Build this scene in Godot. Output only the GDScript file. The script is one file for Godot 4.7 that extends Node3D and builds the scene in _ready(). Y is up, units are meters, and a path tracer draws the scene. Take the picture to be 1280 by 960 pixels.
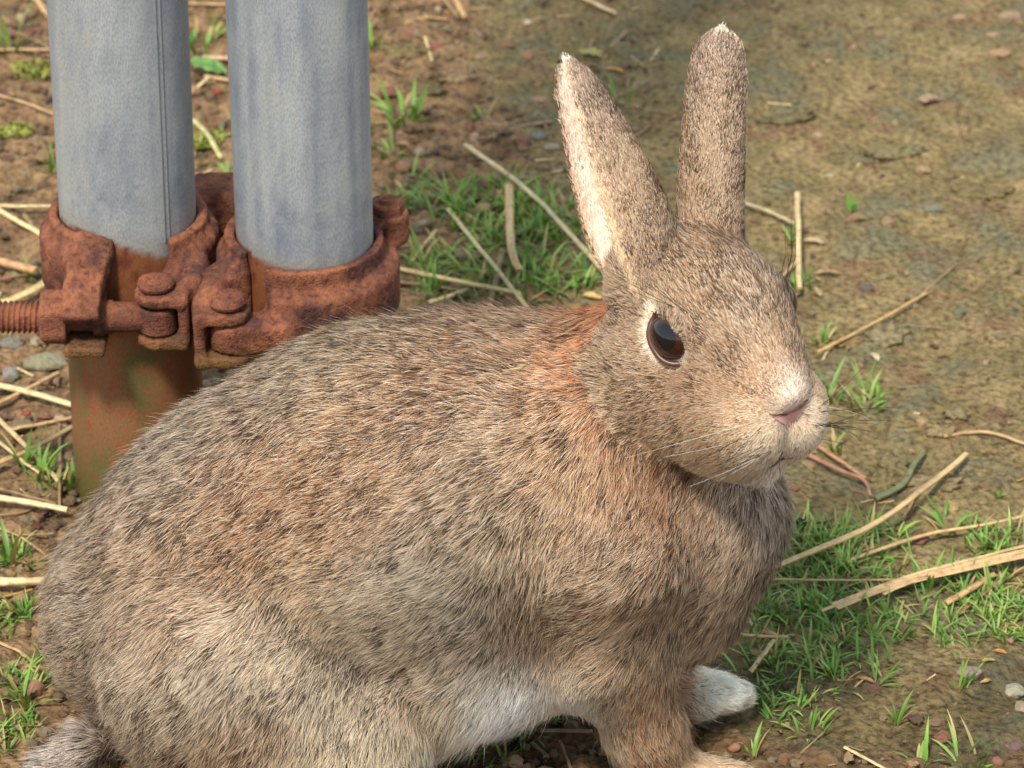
extends Node3D

# ---------------------------------------------------------------- camera frame used to lay the place out
const CAM_H := 0.69
const PITCH := 0.5235988
const FPX := 4418.6
const ZS := -0.957                       # vertical plane through the rabbit's spine
var rng := RandomNumberGenerator.new()
var n_ground := FastNoiseLite.new()
var n_fine := FastNoiseLite.new()
var n_patch := FastNoiseLite.new()
var n_crack := FastNoiseLite.new()
var used := {}
var texes := {}

func numbered(called: String) -> String:
	if not used.has(called):
		used[called] = 0
		return called
	used[called] += 1
	return "%s_%03d" % [called, used[called]]

func tag(o: Node, label: String, category: String, group := "", kind := "") -> Node:
	if label: o.set_meta("label", label)
	if category: o.set_meta("category", category)
	if group: o.set_meta("group", group)
	if kind: o.set_meta("kind", kind)
	return o

func thing(called: String, label: String, category: String, where := Vector3.ZERO, group := "") -> Node3D:
	var o := Node3D.new()
	o.name = numbered(called)
	add_child(o)
	o.position = where
	tag(o, label, category, group)
	return o

func part(called: String, m: Mesh, mat: Material, parent: Node3D, where := Vector3.ZERO, kind := "") -> MeshInstance3D:
	# where: the parent's place in the world, taken off so that meshes may be given in world places
	var o := MeshInstance3D.new()
	o.name = called
	o.mesh = m
	o.material_override = mat
	o.position = -where
	parent.add_child(o, true)
	if kind: o.set_meta("kind", kind)
	return o

func solo(called: String, m: Mesh, mat: Material, label: String, category: String, group := "", kind := "") -> MeshInstance3D:
	var o := MeshInstance3D.new()
	o.name = numbered(called)
	o.mesh = m
	o.material_override = mat
	add_child(o)
	tag(o, label, category, group, kind)
	return o

func ray(px: float, py: float) -> Vector3:
	return Vector3((px - 640.0) / FPX, -sin(PITCH) + cos(PITCH) * (480.0 - py) / FPX, -cos(PITCH) - sin(PITCH) * (480.0 - py) / FPX)

func at(px: float, py: float, dz := 0.0) -> Vector3:
	# a point on the upright plane dz in front of the rabbit's spine
	var r := ray(px, py)
	return Vector3(0, CAM_H, 0) + r * ((ZS + dz) / r.z)

func atz(px: float, py: float, z: float) -> Vector3:
	var r := ray(px, py)
	return Vector3(0, CAM_H, 0) + r * (z / r.z)

func on_ground(px: float, py: float, lift := 0.0) -> Vector3:
	var r := ray(px, py)
	var p := Vector3(0, CAM_H, 0) + r * (-CAM_H / r.y)
	for k in 3:
		var h := ground_h(p.x, p.z) + lift
		p = Vector3(0, CAM_H, 0) + r * ((h - CAM_H) / r.y)
	return p

func lin(r: float, g: float, b: float, k := 1.0) -> Color:
	# a colour as seen (0..255) to a linear base colour
	var c := Color(r / 255.0, g / 255.0, b / 255.0).srgb_to_linear()
	return Color(c.r * k, c.g * k, c.b * k)

func srgb(r: float, g: float, b: float) -> Color:
	return Color(r / 255.0, g / 255.0, b / 255.0)

func noise(freq: float, seed_: int, octaves := 3, kind := FastNoiseLite.TYPE_SIMPLEX_SMOOTH) -> FastNoiseLite:
	var n := FastNoiseLite.new()
	n.noise_type = kind
	n.seed = seed_
	n.frequency = freq
	n.fractal_type = FastNoiseLite.FRACTAL_FBM if octaves > 1 else FastNoiseLite.FRACTAL_NONE
	n.fractal_octaves = octaves
	return n

func noise_tex(freq: float, seed_: int, octaves: int, cols: Array, size := 512, kind := FastNoiseLite.TYPE_SIMPLEX_SMOOTH) -> NoiseTexture2D:
	var t := NoiseTexture2D.new()
	t.width = size
	t.height = size
	t.seamless = true
	t.generate_mipmaps = false
	t.noise = noise(freq, seed_, octaves, kind)
	if cols.size():
		var g := Gradient.new()
		var offs := PackedFloat32Array()
		var cc := PackedColorArray()
		for c in cols:
			offs.append(c[0])
			cc.append(c[1])
		g.offsets = offs
		g.colors = cc
		t.color_ramp = g
	return t

func mesh_of(v: PackedVector3Array, idx: PackedInt32Array, n = null, c = null, uv = null) -> ArrayMesh:
	var a := []
	a.resize(Mesh.ARRAY_MAX)
	a[Mesh.ARRAY_VERTEX] = v
	a[Mesh.ARRAY_INDEX] = idx
	if n != null: a[Mesh.ARRAY_NORMAL] = n
	if c != null: a[Mesh.ARRAY_COLOR] = c
	if uv != null: a[Mesh.ARRAY_TEX_UV] = uv
	var m := ArrayMesh.new()
	m.add_surface_from_arrays(Mesh.PRIMITIVE_TRIANGLES, a)
	return m

func smooth_normals(v: PackedVector3Array, idx: PackedInt32Array) -> PackedVector3Array:
	# front faces run clockwise
	var n := PackedVector3Array()
	n.resize(v.size())
	for t in range(0, idx.size(), 3):
		var a := idx[t]
		var b := idx[t + 1]
		var c := idx[t + 2]
		var f := (v[c] - v[a]).cross(v[b] - v[a])
		n[a] += f
		n[b] += f
		n[c] += f
	for i in n.size():
		n[i] = n[i].normalized()
	return n

# ---- a grid of points (rows x cols) to a mesh; outside is to the side that makes rows x cols run clockwise
class Build:
	var v := PackedVector3Array()
	var c := PackedColorArray()
	var idx := PackedInt32Array()
	func grid(points: Array, rows: int, cols: int, wrap: bool, col = null) -> void:
		var base := v.size()
		for i in points.size():
			v.append(points[i])
			c.append(col[i] if col is Array else (col if col is Color else Color(1, 1, 1)))
		var cc := cols if wrap else cols - 1
		for r in rows - 1:
			for k in cc:
				var a := base + r * cols + k
				var b := base + r * cols + (k + 1) % cols
				var d := a + cols
				var e := b + cols
				idx.append_array([a, d, b, b, d, e])
	func fan(center: Vector3, ring: Array, flip: bool, col := Color(1, 1, 1)) -> void:
		var base := v.size()
		v.append(center)
		c.append(col)
		for p in ring:
			v.append(p)
			c.append(col)
		var n := ring.size()
		for k in n:
			var a := base + 1 + k
			var b := base + 1 + (k + 1) % n
			if flip: idx.append_array([base, b, a])
			else: idx.append_array([base, a, b])

func finish(b: Build, smooth := true) -> ArrayMesh:
	if smooth:
		return mesh_of(b.v, b.idx, smooth_normals(b.v, b.idx), b.c)
	var v := PackedVector3Array()
	var n := PackedVector3Array()
	var c := PackedColorArray()
	var id := PackedInt32Array()
	for t in range(0, b.idx.size(), 3):
		var f := (b.v[b.idx[t + 2]] - b.v[b.idx[t]]).cross(b.v[b.idx[t + 1]] - b.v[b.idx[t]]).normalized()
		for k in 3:
			id.append(v.size())
			v.append(b.v[b.idx[t + k]])
			n.append(f)
			c.append(b.c[b.idx[t + k]])
	return mesh_of(v, id, n, c)

# a tube through points with radii; squash flattens it along "flat"; ends closed
func tube(b: Build, pts: Array, rad: Array, sides := 6, col = Color(1, 1, 1), squash := 1.0, side_hint := Vector3.UP, stripe := 0.0) -> void:
	var rows := pts.size()
	var grid := []
	var cols := []
	for i in rows:
		var p: Vector3 = pts[i]
		var d: Vector3 = (pts[mini(i + 1, rows - 1)] - pts[maxi(i - 1, 0)]).normalized()
		var s := side_hint.cross(d)
		if s.length() < 0.05: s = Vector3(1, 0, 0.3).cross(d)
		s = s.normalized()
		var u := d.cross(s).normalized()
		for k in sides:
			var a := TAU * k / sides
			grid.append(p + (s * cos(a) + u * sin(a) * squash) * rad[i])
			var cc: Color = col[i] if col is Array else col
			cols.append(cc * (1.0 + stripe * sin(k * 2.7 + rows * 1.3 + 0.9 * sin(i * 0.8 + k))))
	var first := grid.slice(0, sides)
	var last := grid.slice((rows - 1) * sides)
	b.grid(grid, rows, sides, true, cols)
	b.fan(pts[0], first, false, cols[0])
	b.fan(pts[rows - 1], last, true, cols[-1])

const FUR_LOCKS := 46000

func _ready() -> void:
	# camera, sky, sun, exposure
	var cam := Camera3D.new()
	cam.name = "camera"
	cam.position = Vector3(0, CAM_H, 0)
	cam.rotation = Vector3(-PITCH, 0, 0)
	cam.fov = 12.4
	cam.near = 0.05
	cam.far = 1500.0
	var lens := CameraAttributesPhysical.new()
	lens.frustum_focal_length = 12.0 / tan(deg_to_rad(6.2))
	lens.frustum_focus_distance = 1.1
	lens.frustum_near = 0.05
	lens.frustum_far = 1500.0
	lens.exposure_aperture = 26.0
	cam.attributes = lens
	add_child(cam)
	cam.current = true
	var env := Environment.new()
	env.background_mode = Environment.BG_SKY
	var sky_mat := ProceduralSkyMaterial.new()
	sky_mat.sky_top_color = Color(0.66, 0.72, 0.79)
	sky_mat.sky_horizon_color = Color(0.86, 0.88, 0.90)
	sky_mat.sky_curve = 0.18
	sky_mat.ground_bottom_color = Color(0.22, 0.19, 0.13)
	sky_mat.ground_horizon_color = Color(0.55, 0.55, 0.5)
	sky_mat.sky_energy_multiplier = 1.15
	var sky := Sky.new()
	sky.sky_material = sky_mat
	env.sky = sky
	env.tonemap_mode = Environment.TONE_MAPPER_LINEAR
	env.tonemap_exposure = 1.45
	env.ssao_enabled = true
	env.ssil_enabled = true
	env.sdfgi_enabled = true
	var we := WorldEnvironment.new()
	we.name = "world_environment"
	we.environment = env
	add_child(we)
	var sun := DirectionalLight3D.new()
	sun.name = "sun"
	sun.light_energy = 1.15
	sun.light_color = Color(1.0, 0.978, 0.935)
	sun.light_angular_distance = 8.0
	sun.shadow_enabled = true
	add_child(sun)
	sun.look_at_from_position(Vector3(-0.23, 0.85, 0.55), Vector3.ZERO, Vector3.FORWARD)

	rng.seed = 71
	n_ground = noise(5.0, 3, 4)
	n_fine = noise(55.0, 5, 4)
	n_patch = noise(9.0, 11, 4)
	n_crack = noise(26.0, 17, 2, FastNoiseLite.TYPE_CELLULAR)
	n_crack.cellular_return_type = FastNoiseLite.RETURN_DISTANCE2_SUB
	var t0 := Time.get_ticks_msec()
	make_ground()
	print("ground ", Time.get_ticks_msec() - t0)
	make_scaffold()
	print("scaffold ", Time.get_ticks_msec() - t0)
	make_rabbit()
	print("rabbit ", Time.get_ticks_msec() - t0)
	make_litter()
	print("litter ", Time.get_ticks_msec() - t0)
	make_grass()
	print("grass ", Time.get_ticks_msec() - t0)

# ================================================================ rabbit
var HM := Vector3.ZERO                      # point midway between the eyes
const HF := Vector3(0.545, 0.0, 0.839)      # towards the nose
const HR := Vector3(0.839, 0.0, -0.545)     # towards the rabbit's far ear
const HU := Vector3(0.0, 1.0, 0.0)
func hl(f: float, r: float, u: float) -> Vector3:
	return HM + HF * (f * 0.001) + HR * (r * 0.001) + HU * (u * 0.001)

# body field: tapered capsules and ellipsoids joined by a smooth minimum
var q_kind := PackedInt32Array()
var q_a := PackedVector3Array()
var q_b := PackedVector3Array()
var q_r := PackedVector3Array()
var q_k := PackedFloat32Array()
var q_tag := PackedInt32Array()
var q_n := 0

func cap(a: Vector3, b: Vector3, ra: float, rb: float, k: float, t: int) -> void:
	q_kind.append(0)
	q_a.append(a)
	q_b.append(b - a)
	q_r.append(Vector3(ra * 0.001, rb * 0.001, 1.0 / maxf((b - a).length_squared(), 1e-9)))
	q_k.append(k * 0.001)
	q_tag.append(t)
	q_n += 1

func ell(f: float, r: float, u: float, rf: float, rr: float, ru: float, k: float) -> void:
	q_kind.append(1)
	q_a.append(hl(f, r, u))
	q_b.append(Vector3.ZERO)
	q_r.append(Vector3(rf * 0.001, rr * 0.001, ru * 0.001))
	q_k.append(k * 0.001)
	q_tag.append(1)
	q_n += 1

func prim(i: int, p: Vector3) -> float:
	var d := p - q_a[i]
	var r := q_r[i]
	if q_kind[i] == 0:
		var ba := q_b[i]
		var h := clampf(d.dot(ba) * r.z, 0.0, 1.0)
		return (d - ba * h).length() - lerpf(r.x, r.y, h)
	var e := Vector3(d.dot(HF) / r.x, d.dot(HR) / r.y, d.y / r.z)
	var k0 := e.length()
	var k1 := (e / r).length()
	if k1 < 1e-6: return -minf(r.x, minf(r.y, r.z))
	return k0 * (k0 - 1.0) / k1

func field(p: Vector3, act: PackedInt32Array) -> float:
	var body := 1.0
	var head := 1.0
	for i in act:
		var d := prim(i, p)
		var k := q_k[i]
		if q_tag[i] == 1:
			var h := maxf(k - absf(head - d), 0.0)
			head = minf(head, d) - h * h * 0.25 / k
		else:
			var h := maxf(k - absf(body - d), 0.0)
			body = minf(body, d) - h * h * 0.25 / k
	var g := maxf(0.006 - absf(head - body), 0.0)
	return minf(head, body) - g * g * 0.25 / 0.006

func all_prims() -> PackedInt32Array:
	return PackedInt32Array(range(q_n))

func to_surface(p: Vector3, d: Vector3, out_mm := 0.0) -> Vector3:
	# walk along d until the skin is met
	var act := all_prims()
	var q := p - d * 0.02
	for k in 40:
		var s := field(q, act)
		if s < 0.0002: break
		q += d * s * 0.8
	return q - d * (out_mm * 0.001)

class Fur:
	var pos := PackedVector3Array()
	var nrm := PackedVector3Array()
	var dir := PackedVector3Array()
	var idx := PackedInt32Array()
	var length := PackedFloat32Array()
	var dens := PackedFloat32Array()
	var lift := PackedFloat32Array()
	var pepper := PackedFloat32Array()
	var width := PackedFloat32Array()
	var tip := PackedColorArray()
	var root := PackedColorArray()
	func size_to(n: int) -> void:
		dir.resize(n)
		length.resize(n)
		dens.resize(n)
		lift.resize(n)
		pepper.resize(n)
		width.resize(n)
		tip.resize(n)
		root.resize(n)

# ---- a field on a grid, meshed with one vertex in each cell that the surface crosses
class Vox:
	var cell := 0.001
	var lo := Vector3.ZERO
	var nx := 0
	var ny := 0
	var nz := 0
	var val := PackedFloat32Array()
	var blocks: Array[Vector3i] = []
	func setup(c: float, l: Vector3, h: Vector3) -> Vector3i:
		cell = c
		lo = l
		var nb := Vector3i(((h - l) / (c * 8.0)).ceil())
		nx = nb.x * 8
		ny = nb.y * 8
		nz = nb.z * 8
		val.resize(nx * ny * nz)
		val.fill(1.0)
		return nb

func fill_rabbit(g: Vox, nb: Vector3i) -> void:
	var cell := g.cell
	var half := cell * 4.0
	var reach := half * 1.7321 + cell * 2.0
	for bz in nb.z:
		for by in nb.y:
			for bx in nb.x:
				var c := g.lo + Vector3(bx, by, bz) * (cell * 8.0) + Vector3(half, half, half)
				var ds := PackedFloat32Array()
				ds.resize(q_n)
				var m := 1e9
				for i in q_n:
					ds[i] = prim(i, c)
					m = minf(m, ds[i])
				if m > reach * 1.15 + 0.004: continue
				var deep := m < -reach * 1.6
				var act := PackedInt32Array()
				if not deep:
					g.blocks.append(Vector3i(bx, by, bz))
					for i in q_n:
						if ds[i] < m + reach * 2.0 + 0.014: act.append(i)
				for k in 8:
					for j in 8:
						var at0 := ((bz * 8 + k) * g.ny + by * 8 + j) * g.nx + bx * 8
						for i in 8:
							if deep: g.val[at0 + i] = -1.0
							else: g.val[at0 + i] = field(g.lo + Vector3(bx * 8 + i, by * 8 + j, bz * 8 + k) * cell, act)

func fill_with(g: Vox, nb: Vector3i, f: Callable) -> void:
	var cell := g.cell
	var half := cell * 4.0
	var reach := half * 1.7321 + cell * 2.0
	for bz in nb.z:
		for by in nb.y:
			for bx in nb.x:
				var c := g.lo + Vector3(bx, by, bz) * (cell * 8.0) + Vector3(half, half, half)
				var m: float = f.call(c)
				if m > reach * 1.3: continue
				g.blocks.append(Vector3i(bx, by, bz))
				for k in 8:
					for j in 8:
						var at0 := ((bz * 8 + k) * g.ny + by * 8 + j) * g.nx + bx * 8
						for i in 8:
							g.val[at0 + i] = f.call(g.lo + Vector3(bx * 8 + i, by * 8 + j, bz * 8 + k) * cell)

func extract(g: Vox) -> Fur:
	var s := Fur.new()
	var B := 8
	var nx := g.nx
	var ny := g.ny
	var nz := g.nz
	var val := g.val
	var lo := g.lo
	var cell := g.cell
	var vid := PackedInt32Array()
	vid.resize(nx * ny * nz)
	vid.fill(-1)
	var cells := PackedInt32Array()
	var sx := 1
	var sy := nx
	var sz := nx * ny
	for b in g.blocks:
		for k in B:
			var z := b.z * B + k
			if z >= nz - 1: continue
			for j in B:
				var y := b.y * B + j
				if y >= ny - 1: continue
				for i in B:
					var x := b.x * B + i
					if x >= nx - 1: continue
					var o := (z * ny + y) * nx + x
					var v0 := val[o]
					var v1 := val[o + sx]
					var v2 := val[o + sy]
					var v3 := val[o + sx + sy]
					var v4 := val[o + sz]
					var v5 := val[o + sz + sx]
					var v6 := val[o + sz + sy]
					var v7 := val[o + sz + sx + sy]
					var neg := int(v0 < 0) + int(v1 < 0) + int(v2 < 0) + int(v3 < 0) + int(v4 < 0) + int(v5 < 0) + int(v6 < 0) + int(v7 < 0)
					if neg == 0 or neg == 8: continue
					var acc := Vector3.ZERO
					var n := 0.0
					if (v0 < 0) != (v1 < 0): acc += Vector3(v0 / (v0 - v1), 0, 0); n += 1
					if (v2 < 0) != (v3 < 0): acc += Vector3(v2 / (v2 - v3), 1, 0); n += 1
					if (v4 < 0) != (v5 < 0): acc += Vector3(v4 / (v4 - v5), 0, 1); n += 1
					if (v6 < 0) != (v7 < 0): acc += Vector3(v6 / (v6 - v7), 1, 1); n += 1
					if (v0 < 0) != (v2 < 0): acc += Vector3(0, v0 / (v0 - v2), 0); n += 1
					if (v1 < 0) != (v3 < 0): acc += Vector3(1, v1 / (v1 - v3), 0); n += 1
					if (v4 < 0) != (v6 < 0): acc += Vector3(0, v4 / (v4 - v6), 1); n += 1
					if (v5 < 0) != (v7 < 0): acc += Vector3(1, v5 / (v5 - v7), 1); n += 1
					if (v0 < 0) != (v4 < 0): acc += Vector3(0, 0, v0 / (v0 - v4)); n += 1
					if (v1 < 0) != (v5 < 0): acc += Vector3(1, 0, v1 / (v1 - v5)); n += 1
					if (v2 < 0) != (v6 < 0): acc += Vector3(0, 1, v2 / (v2 - v6)); n += 1
					if (v3 < 0) != (v7 < 0): acc += Vector3(1, 1, v3 / (v3 - v7)); n += 1
					vid[o] = s.pos.size()
					s.pos.append(lo + (Vector3(x, y, z) + acc / n) * cell)
					cells.append(o)
	for o in cells:
		var inside := val[o] < 0
		for ax in 3:
			var st: int = [sx, sy, sz][ax]
			if (val[o + st] < 0) == inside: continue
			var s1: int = [sy, sz, sx][ax]
			var s2: int = [sz, sx, sy][ax]
			var a := vid[o]
			var b := vid[o - s1]
			var c := vid[o - s1 - s2]
			var d := vid[o - s2]
			if b < 0 or c < 0 or d < 0: continue
			if inside: s.idx.append_array([a, d, c, a, c, b])
			else: s.idx.append_array([a, b, c, a, c, d])
	s.nrm = smooth_normals(s.pos, s.idx)
	return s

# ---- hair: every hair a tapering blade of three sections, in locks that lean together
func grow(s: Fur, locks: int, per: int, spread_mm: float, gather: float, seed_: int) -> ArrayMesh:
	var r := RandomNumberGenerator.new()
	r.seed = seed_
	var tris := s.idx.size() / 3
	var cum := PackedFloat64Array()
	cum.resize(tris)
	var total := 0.0
	for t in tris:
		var a := s.idx[t * 3]
		var b := s.idx[t * 3 + 1]
		var c := s.idx[t * 3 + 2]
		total += (s.pos[b] - s.pos[a]).cross(s.pos[c] - s.pos[a]).length() * (s.dens[a] + s.dens[b] + s.dens[c])
		cum[t] = total
	var wave := noise(45.0, seed_ + 1, 2)
	var tone := noise(95.0, seed_ + 2, 3)
	var broad := noise(16.0, seed_ + 3, 3)
	var hairs := locks * per
	var v := PackedVector3Array()
	var n := PackedVector3Array()
	var c := PackedColorArray()
	var id := PackedInt32Array()
	v.resize(hairs * 5)
	n.resize(hairs * 5)
	c.resize(hairs * 5)
	id.resize(hairs * 9)
	var vi := 0
	var ii := 0
	var spread := spread_mm * 0.001
	for k in locks:
		var t := cum.bsearch(r.randf() * total)
		if t >= tris: t = tris - 1
		var ia := s.idx[t * 3]
		var ib := s.idx[t * 3 + 1]
		var ic := s.idx[t * 3 + 2]
		var u0 := r.randf()
		var u1 := r.randf()
		if u0 + u1 > 1.0:
			u0 = 1.0 - u0
			u1 = 1.0 - u1
		var p := s.pos[ia] + (s.pos[ib] - s.pos[ia]) * u0 + (s.pos[ic] - s.pos[ia]) * u1
		var i := ia if u0 + u1 < 0.5 else (ib if u0 > u1 else ic)
		var nn := s.nrm[i]
		var d := s.dir[i]
		d = (d - nn * d.dot(nn)).normalized()
		var b := nn.cross(d)
		var w3 := wave.get_noise_3dv(p) * 0.5 * minf(1.0, s.length[i] / 7.0) + r.randfn() * 0.20
		d = d * cos(w3) + b * sin(w3)
		b = nn.cross(d)
		var L := s.length[i] * 0.001 * (1.0 + 0.5 * wave.get_noise_3d(p.z * 1.3, p.x, p.y) + r.randfn() * 0.1)
		var lf := s.lift[i] * (1.0 + r.randfn() * 0.25)
		var tn := tone.get_noise_3dv(p)
		var br := broad.get_noise_3dv(p)
		var tipc := s.tip[i]
		var rootc := s.root[i]
		var pep := s.pepper[i]
		var wd := s.width[i] * 0.001
		# dark bands and pale ticks come in locks
		var dark := clampf(pep * 1.0 + tn * 1.1 * minf(1.0, pep * 4.0) + r.randfn() * 0.16 * minf(1.0, pep * 4.0), 0.0, 0.9)
		var m := 1.0 + 0.22 * br + 0.36 * tn
		var mid := rootc.lerp(tipc, 0.26)
		m *= 1.17
		var endc := Color(tipc.r * m * 1.04, tipc.g * m * 0.98, tipc.b * m * 0.94)
		var warm := br * 0.15 + tn * 0.06
		endc.r *= 1.0 + warm
		endc.b *= 1.0 - warm
		var goal := p + (d + nn * lf).normalized() * L
		for j in per:
			var ox := r.randf_range(-1.0, 1.0) * spread
			var oy := r.randf_range(-1.0, 1.0) * spread
			var base := p + b * ox + d * oy - nn * (ox * ox + oy * oy) * 9.0 - nn * clampf(L * 0.075, 0.00008, 0.0006)
			var l := L * r.randf_range(0.62, 1.15)
			var dj := (d + b * r.randf_range(-0.34, 0.34) + nn * (lf + r.randf_range(-0.14, 0.22))).normalized()
			var tp := (base + dj * l).lerp(goal + (base - p) * 0.35, gather * r.randf_range(0.5, 1.2))
			var p1 := base.lerp(tp, 0.52) + nn * l * 0.085
			var sd := (b + nn * r.randf_range(-0.6, 0.6)).normalized() * (wd * r.randf_range(0.6, 1.2) * 0.5)
			var bn := sd.normalized() * 0.55
			var nl := (nn * 0.85 - bn + dj * 0.1).normalized()
			var nr := (nn * 0.85 + bn + dj * 0.1).normalized()
			var q := r.randf()
			var cm := mid
			var ct := endc * r.randf_range(0.74, 1.28)
			if q < dark * 0.85:
				cm = Color(0.034, 0.026, 0.021).lerp(mid, 0.22)
				if r.randf() < 0.42: ct = Color(0.045, 0.034, 0.028)
			elif q > 0.80: ct = ct.lerp(Color(0.92, 0.79, 0.60), 0.6)
			v[vi] = base - sd * 0.9
			v[vi + 1] = base + sd * 0.9
			v[vi + 2] = p1 - sd
			v[vi + 3] = p1 + sd
			v[vi + 4] = tp
			n[vi] = nl
			n[vi + 1] = nr
			n[vi + 2] = nl
			n[vi + 3] = nr
			n[vi + 4] = (nn + dj * 0.3).normalized()
			c[vi] = rootc
			c[vi + 1] = rootc
			var cp := cm if q < dark * 0.85 else cm.lerp(ct, 0.40 if pep > 0.08 else 0.7)
			c[vi + 2] = cp
			c[vi + 3] = cp
			c[vi + 4] = (ct * 1.4).lerp(Color(0.92, 0.80, 0.62), 0.30 * minf(1.0, pep * 3.0)) if q >= dark * 0.85 else ct
			id[ii] = vi
			id[ii + 1] = vi + 1
			id[ii + 2] = vi + 2
			id[ii + 3] = vi + 1
			id[ii + 4] = vi + 3
			id[ii + 5] = vi + 2
			id[ii + 6] = vi + 2
			id[ii + 7] = vi + 3
			id[ii + 8] = vi + 4
			vi += 5
			ii += 9
	return mesh_of(v, id, n, c)

# ---- where the coat changes: [side x, side y, reach, tip colour, darkness, length mm, lean in degrees (0 = forwards, 90 = down), lift]
func side(p: Vector3) -> Vector2:
	return Vector2(640.0 + p.x / 0.0002544, 929.0 - 3330.0 * p.y + 1965.0 * absf(p.z - ZS))

func coat_map() -> Array:
	return [
		[745, 420, 32, lin(196, 120, 66), 0.0, 8, 178, 0.16],
		[708, 445, 34, lin(196, 118, 62), 0.0, 10, 178, 0.30],
		[700, 395, 30, lin(178, 140, 102), 0.37, 9, 185, 0.25],
		[620, 385, 40, lin(168, 138, 105), 0.76, 9, 188, 0.28],
		[500, 400, 50, lin(165, 140, 112), 0.85, 9, 185, 0.28],
		[400, 440, 50, lin(168, 145, 115), 0.76, 9, 172, 0.28],
		[560, 440, 50, lin(166, 118, 76), 0.61, 10, 178, 0.25],
		[640, 470, 40, lin(182, 134, 90), 0.51, 12, 190, 0.32],
		[650, 530, 45, lin(180, 140, 100), 0.44, 12, 165, 0.32],
		[450, 510, 60, lin(168, 124, 80), 0.61, 10, 160, 0.25],
		[320, 520, 60, lin(172, 145, 112), 0.63, 10, 152, 0.26],
		[220, 560, 60, lin(178, 160, 136), 0.67, 10, 160, 0.28],
		[330, 610, 54, lin(178, 122, 76), 0.56, 10, 146, 0.25],
		[440, 620, 50, lin(180, 130, 84), 0.56, 10, 146, 0.26],
		[560, 570, 50, lin(172, 132, 92), 0.59, 11, 150, 0.28],
		[600, 650, 40, lin(182, 152, 116), 0.41, 12, 118, 0.32],
		[650, 700, 35, lin(190, 164, 130), 0.34, 13, 98, 0.34],
		[560, 700, 48, lin(188, 174, 150), 0.41, 12, 160, 0.30],
		[480, 740, 54, lin(188, 175, 152), 0.39, 12, 158, 0.30],
		[390, 720, 45, lin(178, 154, 122), 0.41, 11, 140, 0.28],
		[265, 680, 60, lin(170, 128, 88), 0.54, 10, 142, 0.28],
		[120, 660, 60, lin(164, 142, 116), 0.56, 10, 165, 0.32],
		[70, 760, 50, lin(160, 138, 112), 0.46, 10, 168, 0.36],
		[90, 880, 60, lin(158, 136, 110), 0.44, 11, 160, 0.36],
		[200, 780, 60, lin(170, 142, 110), 0.44, 11, 145, 0.30],
		[240, 860, 60, lin(168, 146, 118), 0.39, 12, 128, 0.32],
		[330, 800, 52, lin(196, 180, 152), 0.29, 12, 132, 0.30],
		[310, 900, 40, lin(180, 134, 86), 0.37, 12, 120, 0.32],
		[420, 840, 50, lin(176, 156, 128), 0.37, 12, 132, 0.30],
		[430, 930, 50, lin(198, 184, 158), 0.22, 13, 112, 0.34],
		[540, 810, 50, lin(174, 150, 120), 0.44, 13, 140, 0.30],
		[545, 890, 26, lin(196, 166, 124), 0.12, 14, 95, 0.36],
		[590, 925, 40, lin(250, 243, 228), 0.00, 14, 112, 0.36],
		[625, 862, 44, lin(252, 246, 234), 0.00, 13, 116, 0.34],
		[700, 872, 36, lin(250, 241, 222), 0.00, 11, 96, 0.32],
		[640, 775, 30, lin(146, 112, 80), 0.56, 11, 100, 0.28],
		[700, 812, 28, lin(196, 158, 118), 0.15, 11, 92, 0.30],
		[650, 740, 30, lin(160, 130, 98), 0.49, 12, 96, 0.30],
		[740, 740, 40, lin(166, 138, 106), 0.51, 11, 168, 0.26],
		[760, 800, 36, lin(186, 158, 124), 0.29, 11, 140, 0.28],
		[740, 650, 40, lin(174, 138, 102), 0.44, 12, 130, 0.30],
		[700, 560, 40, lin(184, 146, 106), 0.37, 13, 125, 0.34],
		[742, 510, 24, lin(186, 124, 80), 0.03, 11, 115, 0.30],
		[770, 590, 32, lin(178, 132, 94), 0.15, 13, 100, 0.34],
		[820, 635, 38, lin(164, 120, 86), 0.22, 12, 150, 0.28],
		[850, 705, 44, lin(178, 150, 120), 0.34, 12, 150, 0.28],
		[905, 640, 34, lin(172, 142, 112), 0.24, 11, 122, 0.30],
		[955, 640, 40, lin(172, 154, 134), 0.12, 10, 116, 0.34],
		[930, 710, 40, lin(176, 156, 134), 0.20, 9, 138, 0.36],
		[840, 770, 34, lin(184, 158, 128), 0.22, 10, 122, 0.32],
		[870, 800, 28, lin(190, 164, 132), 0.12, 8, 112, 0.36],
		[712, 884, 28, lin(250, 240, 220), 0.0, 9, 98, 0.30],
		[738, 935, 22, lin(244, 226, 198), 0.0, 8, 92, 0.28],
		[790, 860, 36, lin(182, 142, 102), 0.20, 8, 80, 0.24],
		[732, 905, 26, lin(228, 208, 176), 0.02, 8, 96, 0.28],
		[810, 930, 34, lin(182, 140, 102), 0.20, 6, 72, 0.22],
		[890, 965, 40, lin(206, 172, 132), 0.05, 5, 15, 0.2],
		[560, 1010, 60, lin(214, 196, 168), 0.05, 7, 10, 0.2],
		[340, 1010, 60, lin(176, 150, 118), 0.24, 9, 60, 0.3],
	]

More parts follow.
